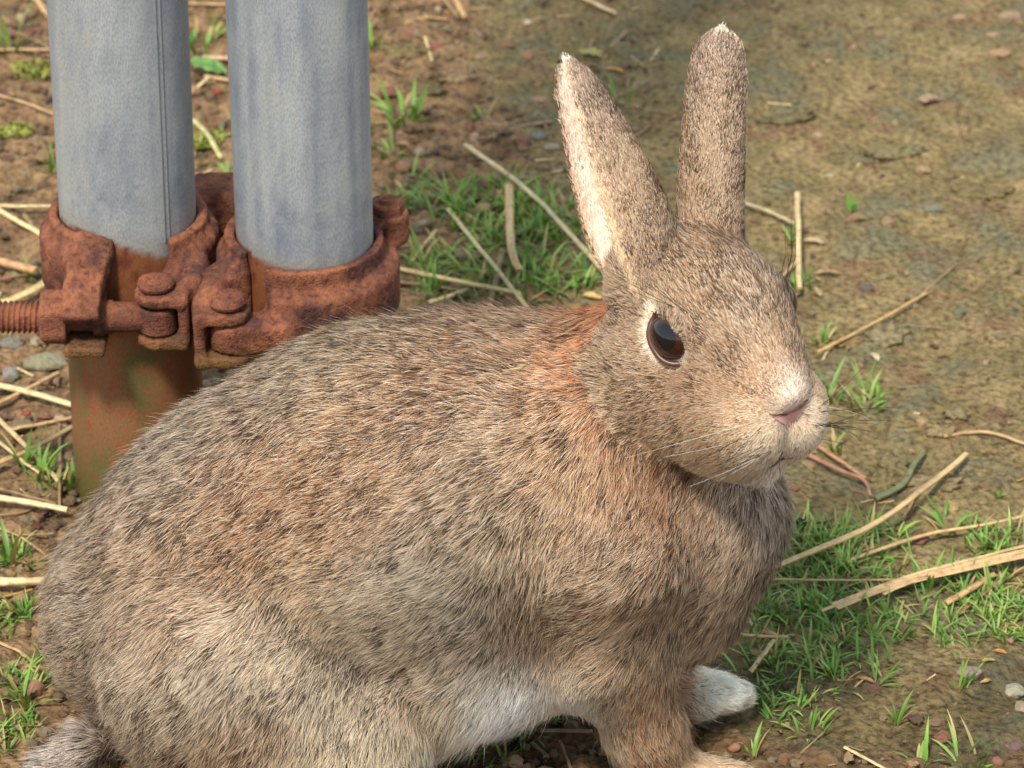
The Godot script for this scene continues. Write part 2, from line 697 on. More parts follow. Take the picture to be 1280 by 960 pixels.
func paint_body(s: Fur) -> void:
	var cm := coat_map()
	var n := s.pos.size()
	s.size_to(n)
	on_head.resize(n)
	var eye_dir := Vector3(0, 0.5, 0.866)
	var e_near := hl(-2, -16, 0)
	var e_far := hl(-0.6, 18.4, 0)
	var nose := hl(38, 0, -16)
	var cams := PackedVector2Array()
	for k in cm: cams.append(Vector2(k[0], k[1]))
	for i in n:
		var p := s.pos[i]
		var nn := s.nrm[i]
		var best := 1e9
		var tg := 0
		for k in q_n:
			var d := prim(k, p)
			if d < best:
				best = d
				tg = q_tag[k]
		var facing := nn.dot(eye_dir)
		s.dens[i] = 1.0 if facing > -0.25 else 0.22
		on_head[i] = int(tg == 1)
		if tg == 1:
			paint_head(s, i, p, nn, e_near, e_far, nose)
			continue
		if tg == 3:
			var along := clampf((p - at(800, 830, -0.02)).dot(Vector3(1, 0, 0)) / 0.032, 0.0, 1.0)
			var dn := Vector3(0.75, -0.6, 0.0).lerp(Vector3(1.0, -0.03, 0), along)
			s.dir[i] = dn
			s.length[i] = lerpf(7.0, 3.4, along)
			s.lift[i] = 0.2
			s.pepper[i] = lerpf(0.2, 0.0, along)
			s.width[i] = 0.2
			s.tip[i] = lin(156, 120, 90).lerp(lin(255, 240, 212), smoothstep(0.42, 0.62, along))
			s.root[i] = s.tip[i] * 0.75
			s.dens[i] *= 1.4
			continue
		var q := side(p)
		var W := 1e-6
		var dx := 0.0
		var dy := 0.0
		var L := 0.0
		var li := 0.0
		for k in cm.size():
			var e: Array = cm[k]
			var dd := cams[k].distance_squared_to(q)
			var sg: float = e[2]
			if dd > 14.0 * sg * sg and dd > 40000.0: continue
			var w := exp(-dd / (2.0 * sg * sg)) + 1e-3 / (1.0 + dd * 0.001)
			W += w
			var a := deg_to_rad(e[6])
			dx += w * cos(a)
			dy += w * sin(a)
			L += w * e[5]
			li += w * e[7]
		var dirn := Vector3(dx, -dy * 0.866, dy * 0.5 * (1.0 if p.z > ZS else -1.0)).normalized()
		s.dir[i] = dirn
		s.length[i] = L / W * 0.74
		s.lift[i] = li / W * 1.05
		q = side(p + (dirn - nn * dirn.dot(nn)) * (L / W * 0.00042))
		W = 1e-6
		var pe := 0.0
		var col := Color(0, 0, 0)
		for k in cm.size():
			var e: Array = cm[k]
			var dd := cams[k].distance_squared_to(q)
			var sg: float = e[2]
			if dd > 14.0 * sg * sg and dd > 40000.0: continue
			var w := exp(-dd / (2.0 * sg * sg)) + 1e-3 / (1.0 + dd * 0.001)
			W += w
			pe += w * e[4]
			col += (e[3] as Color) * w
		s.pepper[i] = pe / W
		s.width[i] = 0.19 if s.length[i] > 5.5 else 0.17
		s.tip[i] = col / W
		var rt := s.tip[i].lerp(lin(120, 108, 100), 0.5)
		if s.pepper[i] < 0.08: rt = s.tip[i] * 0.9
		s.root[i] = Color(rt.r * 0.42, rt.g * 0.36, rt.b * 0.32) if s.pepper[i] >= 0.08 else rt * 0.85
		if tg == 5:
			s.tip[i] = lin(158, 146, 138)
			s.pepper[i] = 0.15
			s.dir[i] = Vector3(-1, 0.1, 0.3)
			s.length[i] = 8
			s.lift[i] = 0.5

# the face: colour by place on the head
func face_map() -> Array:
	# f, r (either side), u, reach, colour, darkness, length
	return [
		[8, 0, 22, 11, lin(150, 120, 90), 0.62, 4.2],
		[-12, 0, 25, 12, lin(150, 122, 94), 0.60, 5.0],
		[-16, 16, 20, 10, lin(152, 126, 98), 0.52, 5.0],
		[10, 12, 14, 9, lin(158, 128, 96), 0.52, 4.0],
		[16, 0, 10, 9, lin(152, 122, 92), 0.58, 3.6],
		[20, 9, 2, 8, lin(166, 134, 100), 0.36, 3.2],
		[26, 0, 2, 6, lin(172, 134, 98), 0.22, 2.6],
		[30, 7, -6, 6, lin(184, 142, 104), 0.14, 2.4],
		[35, 0, -7, 5, lin(232, 222, 214), 0.0, 1.8],
		[30, 12, -16, 7, lin(206, 176, 142), 0.10, 3.0],
		[33, 6, -22, 6, lin(224, 204, 180), 0.05, 2.6],
		[30, 6, -30, 5, lin(222, 210, 198), 0.06, 2.6],
		[16, 14, -16, 8, lin(182, 144, 108), 0.22, 3.8],
		[16, 15, -28, 9, lin(200, 172, 138), 0.14, 4.2],
		[20, 0, -40, 8, lin(226, 216, 198), 0.0, 6.0],
		[0, 10, -46, 12, lin(206, 180, 146), 0.05, 6.0],
		[4, 20, -14, 8, lin(180, 138, 106), 0.24, 3.8],
		[-10, 26, -12, 10, lin(160, 130, 98), 0.44, 4.6],
		[-12, 26, -28, 11, lin(176, 144, 110), 0.32, 6.0],
		[-10, 18, -42, 10, lin(210, 178, 140), 0.08, 7.0],
		[-30, 22, -20, 12, lin(168, 134, 100), 0.34, 6.5],
		[-28, 16, 4, 10, lin(176, 152, 126), 0.18, 5.0],
		[-14, 20, 6, 7, lin(182, 156, 124), 0.20, 4.2],
	]

var fmap := []
var on_head := PackedByteArray()
func paint_head(s: Fur, i: int, p: Vector3, nn: Vector3, e_near: Vector3, e_far: Vector3, nose: Vector3) -> void:
	if fmap.is_empty(): fmap = face_map()
	var q := (p - HM) * 1000.0
	var f := q.dot(HF)
	var r := absf(q.dot(HR))
	var u := q.y
	var W := 1e-6
	var col := Color(0, 0, 0)
	var pe := 0.0
	var L := 0.0
	for e in fmap:
		var dd: float = (f - e[0]) * (f - e[0]) + (r - e[1]) * (r - e[1]) + (u - e[2]) * (u - e[2])
		var w: float = exp(-dd / (2.0 * e[3] * e[3])) + 1e-4 / (1.0 + dd)
		W += w
		col += (e[4] as Color) * w
		pe += e[5] * w
		L += e[6] * w
	col /= W
	pe /= W
	L /= W
	var e := e_near if q.dot(HR) < 0 else e_far
	var away := p - e
	var de := away.length() * 1000.0
	# the pale ring round the eye
	var ring := smoothstep(12.6, 9.2, de) * 0.85
	ring *= 1.0 - 0.7 * smoothstep(0.1, 0.75, away.normalized().dot((HF * 0.55 + HU * 0.85).normalized()))
	if ring > 0:
		col = col.lerp(lin(236, 220, 194), ring)
		pe *= 1.0 - ring
		L = lerpf(L, 2.2, ring)
	var dirn := (p - nose).normalized() + Vector3(0, -0.25, 0) * smoothstep(-5.0, -25.0, u)
	var rad := away.normalized()
	dirn = dirn.normalized().lerp(rad, smoothstep(13.0, 8.5, de) * 0.85)
	s.dir[i] = dirn.normalized()
	s.length[i] = L
	s.lift[i] = 0.2 if L > 2.5 else 0.35
	s.pepper[i] = pe
	s.width[i] = 0.18 if L < 5.0 else 0.22
	if pe > 0.1: col = Color(col.r * 0.96, col.g * 0.90, col.b * 0.84)
	s.tip[i] = col
	s.root[i] = col * (0.5 if pe > 0.1 else 0.8)
	s.dens[i] *= (1.0 if de > 7.2 else 0.0) * (1.0 + 0.8 * smoothstep(3.4, 2.0, L))
	if (p - hl(36.5, 0, -15.5)).length() < 0.0042: s.dens[i] = 0.0

# ---- an ear: a scroll of skin, open along one side
func make_ear(base: Vector3, tip: Vector3, bend: Vector3, opening: Vector3, wide: Array, near: bool) -> Fur:
	var s := Fur.new()
	var rows := 30
	var cols := 17
	var cols_n: int = cols * 2
	var axis := (tip - base).normalized()
	var open := (opening - axis * opening.dot(axis)).normalized()
	var across := axis.cross(open).normalized()
	for i in rows:
		var t := float(i) / (rows - 1)
		var c := base.lerp(tip, t) + bend * (4.0 * t * (1.0 - t))
		var wi := t * (wide.size() - 1)
		var w0 := mini(int(wi), wide.size() - 2)
		var w := maxf(lerpf(wide[w0], wide[w0 + 1], wi - w0) * 0.001 * sqrt(maxf(0.0, 1.0 - pow(t, 18.0))), 0.0003)
		var spanv := lerpf(2.35, 1.35, smoothstep(0.0, 0.95, t)) if not near else lerpf(2.15, 1.9, t)
		var deepf := 1.25 if near else 0.85
		var curl := w / maxf(sin(minf(spanv, PI * 0.5)), 0.3) if not near else w * 2.0 / (deepf * (1.0 - cos(spanv)))
		var mid := curl * deepf * (1.0 + cos(spanv)) * 0.5 if near else curl * 0.3
		for side_ in 2:
			for k in cols:
				var x := -1.0 + 2.0 * k / (cols - 1)
				if side_ == 1: x = -x
				var a := x * spanv
				var th := 0.0011 * (1.0 - pow(absf(x), 4.0)) * (1.0 if side_ == 0 else -1.0) * minf(1.0, (1.0 - t) * 8.0)
				var rr := curl + th
				s.pos.append(c - open * cos(a) * rr * deepf + across * sin(a) * rr + open * mid)
	for i in rows - 1:
		for k in cols_n:
			var a := i * cols_n + k
			var b := i * cols_n + (k + 1) % cols_n
			s.idx.append_array([a, a + cols_n, b, b, a + cols_n, b + cols_n])
	s.nrm = smooth_normals(s.pos, s.idx)
	# outside of the scroll must face away from its opening
	var m := 15 * cols_n + cols / 2
	if s.nrm[m].dot(open) > 0:
		for t in range(0, s.idx.size(), 3):
			var w2 := s.idx[t + 1]
			s.idx[t + 1] = s.idx[t + 2]
			s.idx[t + 2] = w2
		for i in s.nrm.size(): s.nrm[i] = -s.nrm[i]
	s.size_to(s.pos.size())
	for i in rows:
		var t := float(i) / (rows - 1)
		for k in cols_n:
			var o := i * cols_n + k
			var inner := k >= cols
			var x := absf(-1.0 + 2.0 * (k % cols) / (cols - 1))
			s.dir[o] = axis
			s.lift[o] = 0.22
			s.width[o] = 0.18
			s.length[o] = lerpf(4.0, 2.6, minf(1.0, t * 2.5))
			s.dens[o] = 1.0
			if inner:
				s.tip[o] = lin(248, 236, 218).lerp(lin(206, 176, 146), smoothstep(0.9, 1.0, x))
				s.pepper[o] = 0.05
				s.root[o] = lin(226, 202, 182)
				s.dens[o] = 0.6 if near else 0.2
				s.length[o] = 2.6
			else:
				s.tip[o] = lin(178, 146, 112).lerp(lin(142, 114, 94), smoothstep(0.55, 0.95, t))
				s.pepper[o] = 0.46 + 0.12 * smoothstep(0.6, 1.0, t)
				s.root[o] = lin(150, 120, 98) * 0.7
				var rim := smoothstep(0.86, 1.0, x)
				s.tip[o] = s.tip[o].lerp(lin(214, 186, 150), rim)
				s.pepper[o] *= 1.0 - rim * 0.95
			var white := smoothstep(0.96, 0.995, t) if near else smoothstep(0.985, 1.0, t) * 0.8
			if t > 0.93: s.length[o] *= 0.6
			s.tip[o] = s.tip[o].lerp(lin(238, 228, 208), white)
			s.pepper[o] *= 1.0 - white
			if near and t > 0.88:
				s.pepper[o] *= 0.2
				s.root[o] = s.tip[o] * 0.85
			if t < 0.06: s.dens[o] *= 1.2
	return s

func append_skin(v: PackedVector3Array, c: PackedColorArray, id: PackedInt32Array, s: Fur) -> void:
	var o := v.size()
	v.append_array(s.pos)
	c.append_array(s.root)
	for i in s.idx: id.append(i + o)

func make_eye(root: Node3D, at0: Vector3, sgn: float) -> void:
	# sgn -1: the eye towards the camera
	var c := hl(-1.6, 16.3 * sgn, -0.5) if sgn < 0 else hl(-0.6, 18.6, -0.5)
	var axis := (HR * sgn * 0.88 + HF * 0.42 + HU * 0.16).normalized()
	var e1 := (HF * 0.86 - HU * 0.5)
	e1 = (e1 - axis * e1.dot(axis)).normalized()
	var e2 := axis.cross(e1) * (1.0 if axis.cross(e1).y > 0 else -1.0)
	var R := 0.0079
	var b := Build.new()
	var pts := []
	var cols := []
	var rows := 34
	var seg := 40
	var gaze := (axis + e2 * 0.06 - e1 * 0.10).normalized()
	for i in rows:
		var th := PI * 0.62 * i / (rows - 1)
		for k in seg:
			var a := TAU * k / seg
			var g1 := e1.slide(gaze).normalized()
			var g2 := gaze.cross(g1)
			var d := gaze * cos(th) + (g1 * cos(a) + g2 * sin(a)) * sin(th)
			pts.append(c + d * R)
			var fib := 0.85 + 0.3 * absf(sin(a * 17.0 + 2.0 * sin(a * 5.0)))
			var col := Color(0.004, 0.004, 0.005)
			if th > 0.40: col = Color(0.004, 0.004, 0.005).lerp(Color(0.034, 0.013, 0.007) * fib, smoothstep(0.50, 0.60, th))
			if th > 0.86: col = col.lerp(Color(0.018, 0.008, 0.006), smoothstep(0.86, 1.0, th))
			cols.append(col)
	b.grid(pts, rows, seg, true, cols)
	var em := finish(b)
	var eye := part("eye", em, mat("eye"), root, at0)
	# make sure the ball shows its outside
	var lids := Build.new()
	var ring := []
	var rad := []
	var lc := []
	var steps := 44
	for k in steps + 1:
		var a := TAU * k / steps
		var ca := cos(a)
		var sa := sin(a)
		var la := 0.93 + 0.12 * pow(maxf(0.0, ca), 6.0) + 0.05 * pow(maxf(0.0, -ca), 6.0)
		var sb := 0.84
		var d := e1 * ca * la + e2 * sa * sb
		var h := sqrt(maxf(0.0, 1.0 - minf(0.94, d.length_squared())))
		ring.append(c + (d + axis * h) * (R + 0.0001 + 0.0012 * smoothstep(-0.2, 0.8, ca)))
		var up := smoothstep(-0.2, 0.6, sa)
		rad.append(lerpf(0.0009, 0.0017, up * smoothstep(0.9, -0.3, ca)))
		lc.append(lin(84, 54, 42).lerp(lin(30, 23, 21), smoothstep(0.1, 0.7, sa) * smoothstep(0.9, -0.1, ca)))
	tube(lids, ring, rad, 8, lc)
	var lid := part("eyelid", finish(lids), mat("lid"), eye)
	# lashes over the upper lid
	var la2 := Build.new()
	var r2 := RandomNumberGenerator.new()
	r2.seed = 5
	for k in 50:
		var a := lerpf(1.3, 3.0, r2.randf())
		var d := (e1 * cos(a) * 0.95 + e2 * sin(a) * 0.82 + axis * 0.42).normalized()
		var p := c + d * (R + 0.0008)
		var g := (e2 * sin(a) * 0.7 - e1 * 0.55 + axis * 0.25 + Vector3(r2.randfn(), r2.randfn(), r2.randfn()) * 0.13).normalized()
		var l := r2.randf_range(0.0012, 0.0026)
		tube(la2, [p, p + g * l * 0.6, p + g * l - HU * 0.0004], [0.00013, 0.0001, 0.00003], 3, lin(38, 30, 28))
	part("eyelash", finish(la2), mat("hair"), eye, Vector3.ZERO, "stuff")

func make_rabbit() -> void:
	HM = at(904, 400, 0.027)
	var place := at(560, 929, 0)
	place.y = 0
	var root := thing("rabbit", "brown agouti rabbit with upright ears standing beside the two rusty-clamped poles", "rabbit", place)
	# spine and belly
	cap(at(208, 765), at(330, 692), 38, 46, 25, 0)
	cap(at(330, 692), at(480, 620), 46, 48.5, 25, 0)
	cap(at(480, 620), at(620, 596), 48.5, 45.5, 25, 0)
	cap(at(620, 596), at(735, 560), 45.5, 37, 25, 0)
	cap(at(735, 560), at(808, 490), 37, 23, 20, 0)
	cap(at(320, 800), at(560, 730), 44, 40, 20, 0)
	cap(at(560, 725), at(740, 705), 39, 37, 20, 0)
	cap(at(725, 643), at(860, 643), 37, 26, 20, 0)
	cap(at(548, 838, 0.024), at(694, 798, 0.020), 23, 18, 14, 0)
	cap(at(868, 640), at(838, 735), 26.5, 24, 14, 0)
	# near haunch, near shoulder and leg
	cap(at(285, 830, 0.036), at(420, 925, 0.048), 40, 28, 7, 0)
	cap(at(748, 690, 0.028), at(748, 795, 0.033), 30, 16, 10, 0)
	cap(at(756, 797, 0.030), at(806, 912, 0.028), 16.5, 11, 12, 2)
	cap(at(806, 912, 0.028), at(842, 962, 0.028), 11, 8, 8, 2)
	cap(at(842, 966, 0.028), at(918, 975, 0.030), 8, 6, 6, 2)
	# far side
	cap(at(290, 830, -0.026), at(455, 880, -0.040), 40, 29, 16, 0)
	cap(at(780, 730, -0.012), at(794, 822, -0.016), 21, 12.5, 12, 0)
	cap(at(800, 825, -0.016), at(853, 866, -0.014), 14, 9, 10, 3)
	cap(at(853, 868, -0.014), at(896, 866, -0.013), 8, 6.8, 6, 3)
	for toe in [[-0.0058, 916.0], [-0.0018, 922.0], [0.0024, 920.0], [0.0062, 910.0]]:
		cap(at(890, 867, -0.013 + toe[0] * 0.8), at(toe[1], 868, -0.0125 + toe[0]), 5.6, 4.7, 2, 3)
	# hind feet and tail
	for sd in [1.0, -1.0]:
		cap(Vector3(-0.085, 0.010, ZS + 0.048 * sd), Vector3(-0.018, 0.008, ZS + 0.052 * sd), 9, 7, 8, 4)
		cap(Vector3(-0.085, 0.012, ZS + 0.048 * sd), Vector3(-0.052, 0.035, ZS + 0.042 * sd), 9, 20, 12, 4)
	cap(Vector3(-0.138, 0.012, ZS + 0.018), Vector3(-0.151, 0.008, ZS + 0.030), 7, 5, 6, 5)
	# head
	cap(at(808, 490), hl(-16, 0, -10), 23, 19, 14, 0)
	ell(-14, 0, 2, 26, 20.5, 20.5, 8)
	ell(4, 0, 6, 18, 15, 16, 8)
	ell(16, 0, -9, 19, 14, 15, 14)
	for sd in [-1.0, 1.0]:
		ell(26.5, 7.8 * sd, -22, 10.5, 9.6, 12.5, 1.6)
		ell(-15, 13.5 * sd, -21, 18.5, 14, 20.5, 8)
		ell(6, 7.0 * sd, -34, 19, 11.5, 12, 12)
		ell(12, 10.0 * sd, -20, 14, 8, 12, 10)
		ell(-25, 16 * sd, 7, 8, 7, 12, 8)
		ell(0, 13.0 * sd, 4.5, 8, 7, 7, 6)
		ell(-22, 11 * sd, 15, 8, 7, 9, 6)
	ell(27.5, 0, -10, 8.5, 9.0, 6.8, 4)
	ell(18, 0, -38.5, 9, 7.5, 6, 3)
	var t0 := Time.get_ticks_msec()
	var g := Vox.new()
	fill_rabbit(g, g.setup(0.0021, Vector3(-0.178, -0.004, ZS - 0.085), Vector3(0.105, 0.216, ZS + 0.098)))
	var s := extract(g)
	print("  nets ", Time.get_ticks_msec() - t0, " verts ", s.pos.size())
	paint_body(s)
	print("  paint ", Time.get_ticks_msec() - t0)
	var near_ear := make_ear(hl(-20, -11, 1), hl(-24, -14.2, 7) + Vector3(-0.0230, 0.0715, -0.006), Vector3(0.0016, 0, 0.0), Vector3(-0.905, 0, 0.425), [7.0, 9.2, 10.6, 10.8, 10.2, 9.2, 7.8, 6.2, 4.6, 3.2], true)
	var far_ear := make_ear(hl(-20, 8, 2), hl(-24, 10, 9) + Vector3(0.0035, 0.0715, -0.008), Vector3(-0.001, 0, 0.0), Vector3(0.42, 0, -0.9), [9.4, 9.4, 9.2, 9.2, 9.3, 9.2, 8.9, 8.4, 7.6], false)
	var v := PackedVector3Array()
	var c := PackedColorArray()
	var id := PackedInt32Array()
	append_skin(v, c, id, s)
	append_skin(v, c, id, near_ear)
	append_skin(v, c, id, far_ear)
	part("body", mesh_of(v, id, smooth_normals(v, id), c), mat("skin"), root, place)
	var full := s.dens.duplicate()
	for i in s.dens.size():
		if on_head[i]: s.dens[i] *= 0.0
	part("coat", grow(s, FUR_LOCKS, 9, 1.5, 0.62, 901), mat("hair"), root, place, "stuff")
	for i in s.dens.size():
		s.length[i] *= 1.25
		s.lift[i] = s.lift[i] * 1.5 + 0.12
		s.width[i] *= 0.72
	part("guard_hairs", grow(s, FUR_LOCKS / 6, 3, 2.5, 0.15, 906), mat("hair"), root, place, "stuff")
	for i in s.dens.size():
		s.length[i] /= 1.25
		s.lift[i] = (s.lift[i] - 0.12) / 1.5
		s.width[i] /= 0.72
		s.dens[i] = full[i] if on_head[i] else 0.0
	part("face_fur", grow(s, FUR_LOCKS / 2, 8, 1.0, 0.35, 904), mat("hair"), root, place, "stuff")
	print("  coat ", Time.get_ticks_msec() - t0)
	part("ear_fur", grow(near_ear, FUR_LOCKS / 4, 8, 1.0, 0.3, 902), mat("hair"), root, place, "stuff")
	part("ear_fur", grow(far_ear, FUR_LOCKS / 6, 8, 1.0, 0.3, 903), mat("hair"), root, place, "stuff")
	make_eye(root, place, -1.0)
	make_eye(root, place, 1.0)
	make_nose(root, place)
	print("  rabbit ", Time.get_ticks_msec() - t0)

func make_nose(root: Node3D, place: Vector3) -> void:
	var b := Build.new()
	var A := hl(32.5, -8.2, -13.0)
	var Bc := hl(33.5, 7.4, -10.8)
	var C := hl(36, 0, -20.5)
	var n := 12
	var pts := []
	var cols := []
	for i in n + 1:
		for j in n + 1:
			var t := float(i) / n
			var x := float(j) / n
			var p := A.lerp(Bc, x).lerp(C, t)
			# the top edge dips in the middle
			p -= HU * 0.0022 * (1.0 - t) * (1.0 - absf(2.0 * x - 1.0))
			var bulge := (1.0 - absf(2.0 * x - 1.0)) * (1.0 - t * 0.4)
			p = to_surface(p, -HF, 0.5 + 1.0 * bulge)
			pts.append(p)
			var slit := smoothstep(0.24, 0.06, t) * smoothstep(0.10, 0.35, absf(x - 0.5) * 2.0)
			var col := lin(212, 156, 146).lerp(lin(74, 40, 38), slit)
			col = col.lerp(lin(120, 66, 62), smoothstep(0.7, 1.0, t) * 0.7)
			cols.append(col)
	b.grid(pts, n + 1, n + 1, false, cols)
	var nose := part("nose", finish(b), mat("nose"), root, place)
	var m := Build.new()
	var line := []
	for k in 7:
		line.append(to_surface(hl(38, 0, lerpf(-20.0, -33.5, k / 6.0)), -HF, -0.1))
	tube(m, line, [0.0007, 0.0008, 0.0008, 0.0008, 0.0008, 0.0009, 0.0009], 6, lin(84, 54, 48))
	var mouth := []
	var mr := []
	for k in 15:
		var x := lerpf(-1.0, 1.0, k / 14.0)
		mouth.append(to_surface(hl(38, 6.5 * x - 0.6, -34.4 + 0.8 * absf(x)), -HF, 0.0))
		mr.append(lerpf(0.0014, 0.0003, absf(x)))
	tube(m, mouth, mr, 6, lin(92, 66, 58))
	part("mouth", finish(m), mat("nose"), root, place)
	var w := Build.new()
	var r := RandomNumberGenerator.new()
	r.seed = 12
	for k in 34:
		var sd := -1.0 if k % 2 == 0 else 1.0
		var p := to_surface(hl(38, sd * r.randf_range(5.0, 11.5), r.randf_range(-26.0, -14.0)), -HF, 0.0)
		var g := (HR * sd * r.randf_range(0.7, 1.2) + HF * r.randf_range(-0.5, 0.35) - HU * r.randf_range(-0.1, 0.6)).normalized()
		var l := r.randf_range(0.016, 0.04)
		var sag := HU * (-l * r.randf_range(0.05, 0.3)) - HF * l * 0.2
		var wl := []
		var wr := []
		for q in 7:
			var t := q / 6.0
			wl.append(p + g * l * t + sag * t * t)
			wr.append(lerpf(0.00011, 0.00003, t))
		tube(w, wl, wr, 4, lin(38, 30, 26) if r.randf() < 0.86 else lin(200, 188, 168))
	for k in 10:
		var sd := -1.0 if k % 2 == 0 else 1.0
		var p := hl(r.randf_range(2, 8), sd * 17.5, r.randf_range(8, 12))
		var g := (HR * sd * 0.6 + HU * r.randf_range(0.2, 0.8) - HF * 0.5).normalized()
		var l := r.randf_range(0.012, 0.026)
		tube(w, [p, p + g * l * 0.5, p + g * l - HF * l * 0.2], [0.0001, 0.00008, 0.00003], 4, lin(38, 30, 26))
	part("whiskers", finish(w), mat("hair"), root, place, "stuff")

# ================================================================ materials
var mats := {}
func mat(called: String) -> StandardMaterial3D:
	if mats.has(called): return mats[called]
	var m := StandardMaterial3D.new()
	m.resource_name = called
	m.vertex_color_use_as_albedo = true
	m.roughness = 0.8
	match called:
		"hair":
			m.roughness = 0.5
			m.metallic_specular = 0.35
			m.backlight_enabled = true
			m.backlight = Color(0.24, 0.24, 0.24)
		"skin":
			m.roughness = 0.85
			m.metallic_specular = 0.2
		"eye":
			m.roughness = 0.12
			m.metallic_specular = 0.18
			m.clearcoat_enabled = true
			m.clearcoat = 1.0
			m.clearcoat_roughness = 0.02
		"lid":
			m.roughness = 0.38
		"nose":
			m.roughness = 0.5
			m.subsurf_scatter_enabled = true
			m.subsurf_scatter_strength = 0.15
		"zinc":
			m.roughness = 0.52
			m.metallic = 0.35
			m.albedo_texture = noise_tex(0.11, 31, 4, [[0.0, Color(0.74, 0.76, 0.80)], [0.45, Color(0.88, 0.89, 0.91)], [0.6, Color(0.95, 0.95, 0.95)], [1.0, Color(1, 1, 1)]], 512)
			m.uv1_triplanar = true
			m.uv1_world_triplanar = true
			m.uv1_scale = Vector3(26, 9, 26)
			m.heightmap_enabled = true
			m.heightmap_texture = noise_tex(0.16, 33, 3, [], 512)
			m.heightmap_scale = 0.004
		"rust":
			m.roughness = 0.88
			m.metallic_specular = 0.3
			m.albedo_texture = noise_tex(0.02, 41, 5, [[0.0, Color(0.62, 0.58, 0.58)], [0.28, Color(0.80, 0.76, 0.75)], [0.42, Color(0.93, 0.91, 0.90)], [0.60, Color(1.0, 0.98, 0.97)], [0.75, Color(1.0, 0.92, 0.80)], [1.0, Color(1.0, 0.98, 0.9)]], 1024)
			m.uv1_triplanar = true
			m.uv1_world_triplanar = true
			m.uv1_scale = Vector3(22, 22, 22)
			m.heightmap_enabled = true
			m.heightmap_texture = noise_tex(0.05, 43, 4, [], 1024)
			m.heightmap_scale = 0.06
		"soil":
			m.roughness = 0.93
			m.metallic_specular = 0.25
			m.albedo_texture = noise_tex(0.035, 51, 7, [[0.0, Color(0.52, 0.48, 0.46)], [0.32, Color(0.80, 0.78, 0.76)], [0.46, Color(0.93, 0.92, 0.91)], [0.66, Color(1, 1, 1)], [1.0, Color(1, 1, 1)]], 1024)
			m.uv1_triplanar = true
			m.uv1_world_triplanar = true
			m.uv1_scale = Vector3(7, 7, 7)
			m.heightmap_enabled = true
			m.heightmap_texture = noise_tex(0.03, 53, 6, [], 1024)
			m.heightmap_scale = 0.22
		"stone":
			m.roughness = 0.9
			m.albedo_texture = noise_tex(0.03, 61, 5, [[0.0, Color(0.6, 0.6, 0.6)], [0.5, Color(0.92, 0.92, 0.92)], [1.0, Color(1, 1, 1)]], 512)
			m.uv1_triplanar = true
			m.uv1_scale = Vector3(30, 30, 30)
		"straw":
			m.roughness = 0.55
			m.albedo_texture = noise_tex(0.03, 63, 4, [[0.0, Color(0.62, 0.58, 0.5)], [0.5, Color(0.93, 0.92, 0.9)], [1.0, Color(1, 1, 1)]], 512)
			m.uv1_triplanar = true
			m.uv1_world_triplanar = true
			m.uv1_scale = Vector3(14, 14, 14)
		"leaf":
			m.roughness = 0.6
			m.backlight_enabled = true
			m.backlight = Color(0.5, 0.5, 0.3)
		"grass":
			m.roughness = 0.42
			m.metallic_specular = 0.4
			m.backlight_enabled = true
			m.backlight = Color(0.62, 0.66, 0.35)
	mats[called] = m
	return m

# ================================================================ poles and clamps
const RP := 0.0243
const LX := -0.1372
const LZ := -1.123
const RX := -0.0735
const RZ := -1.112
var lean_l := Vector3(0.010, 1.0, -0.004)
var lean_r := Vector3(-0.002, 1.0, 0.0)

func axis_at(left: bool, y: float) -> Vector3:
	var l := lean_l if left else lean_r
	var y0 := 0.10
	return Vector3((LX if left else RX) + l.x * (y - y0), y, (LZ if left else RZ) + l.z * (y - y0))

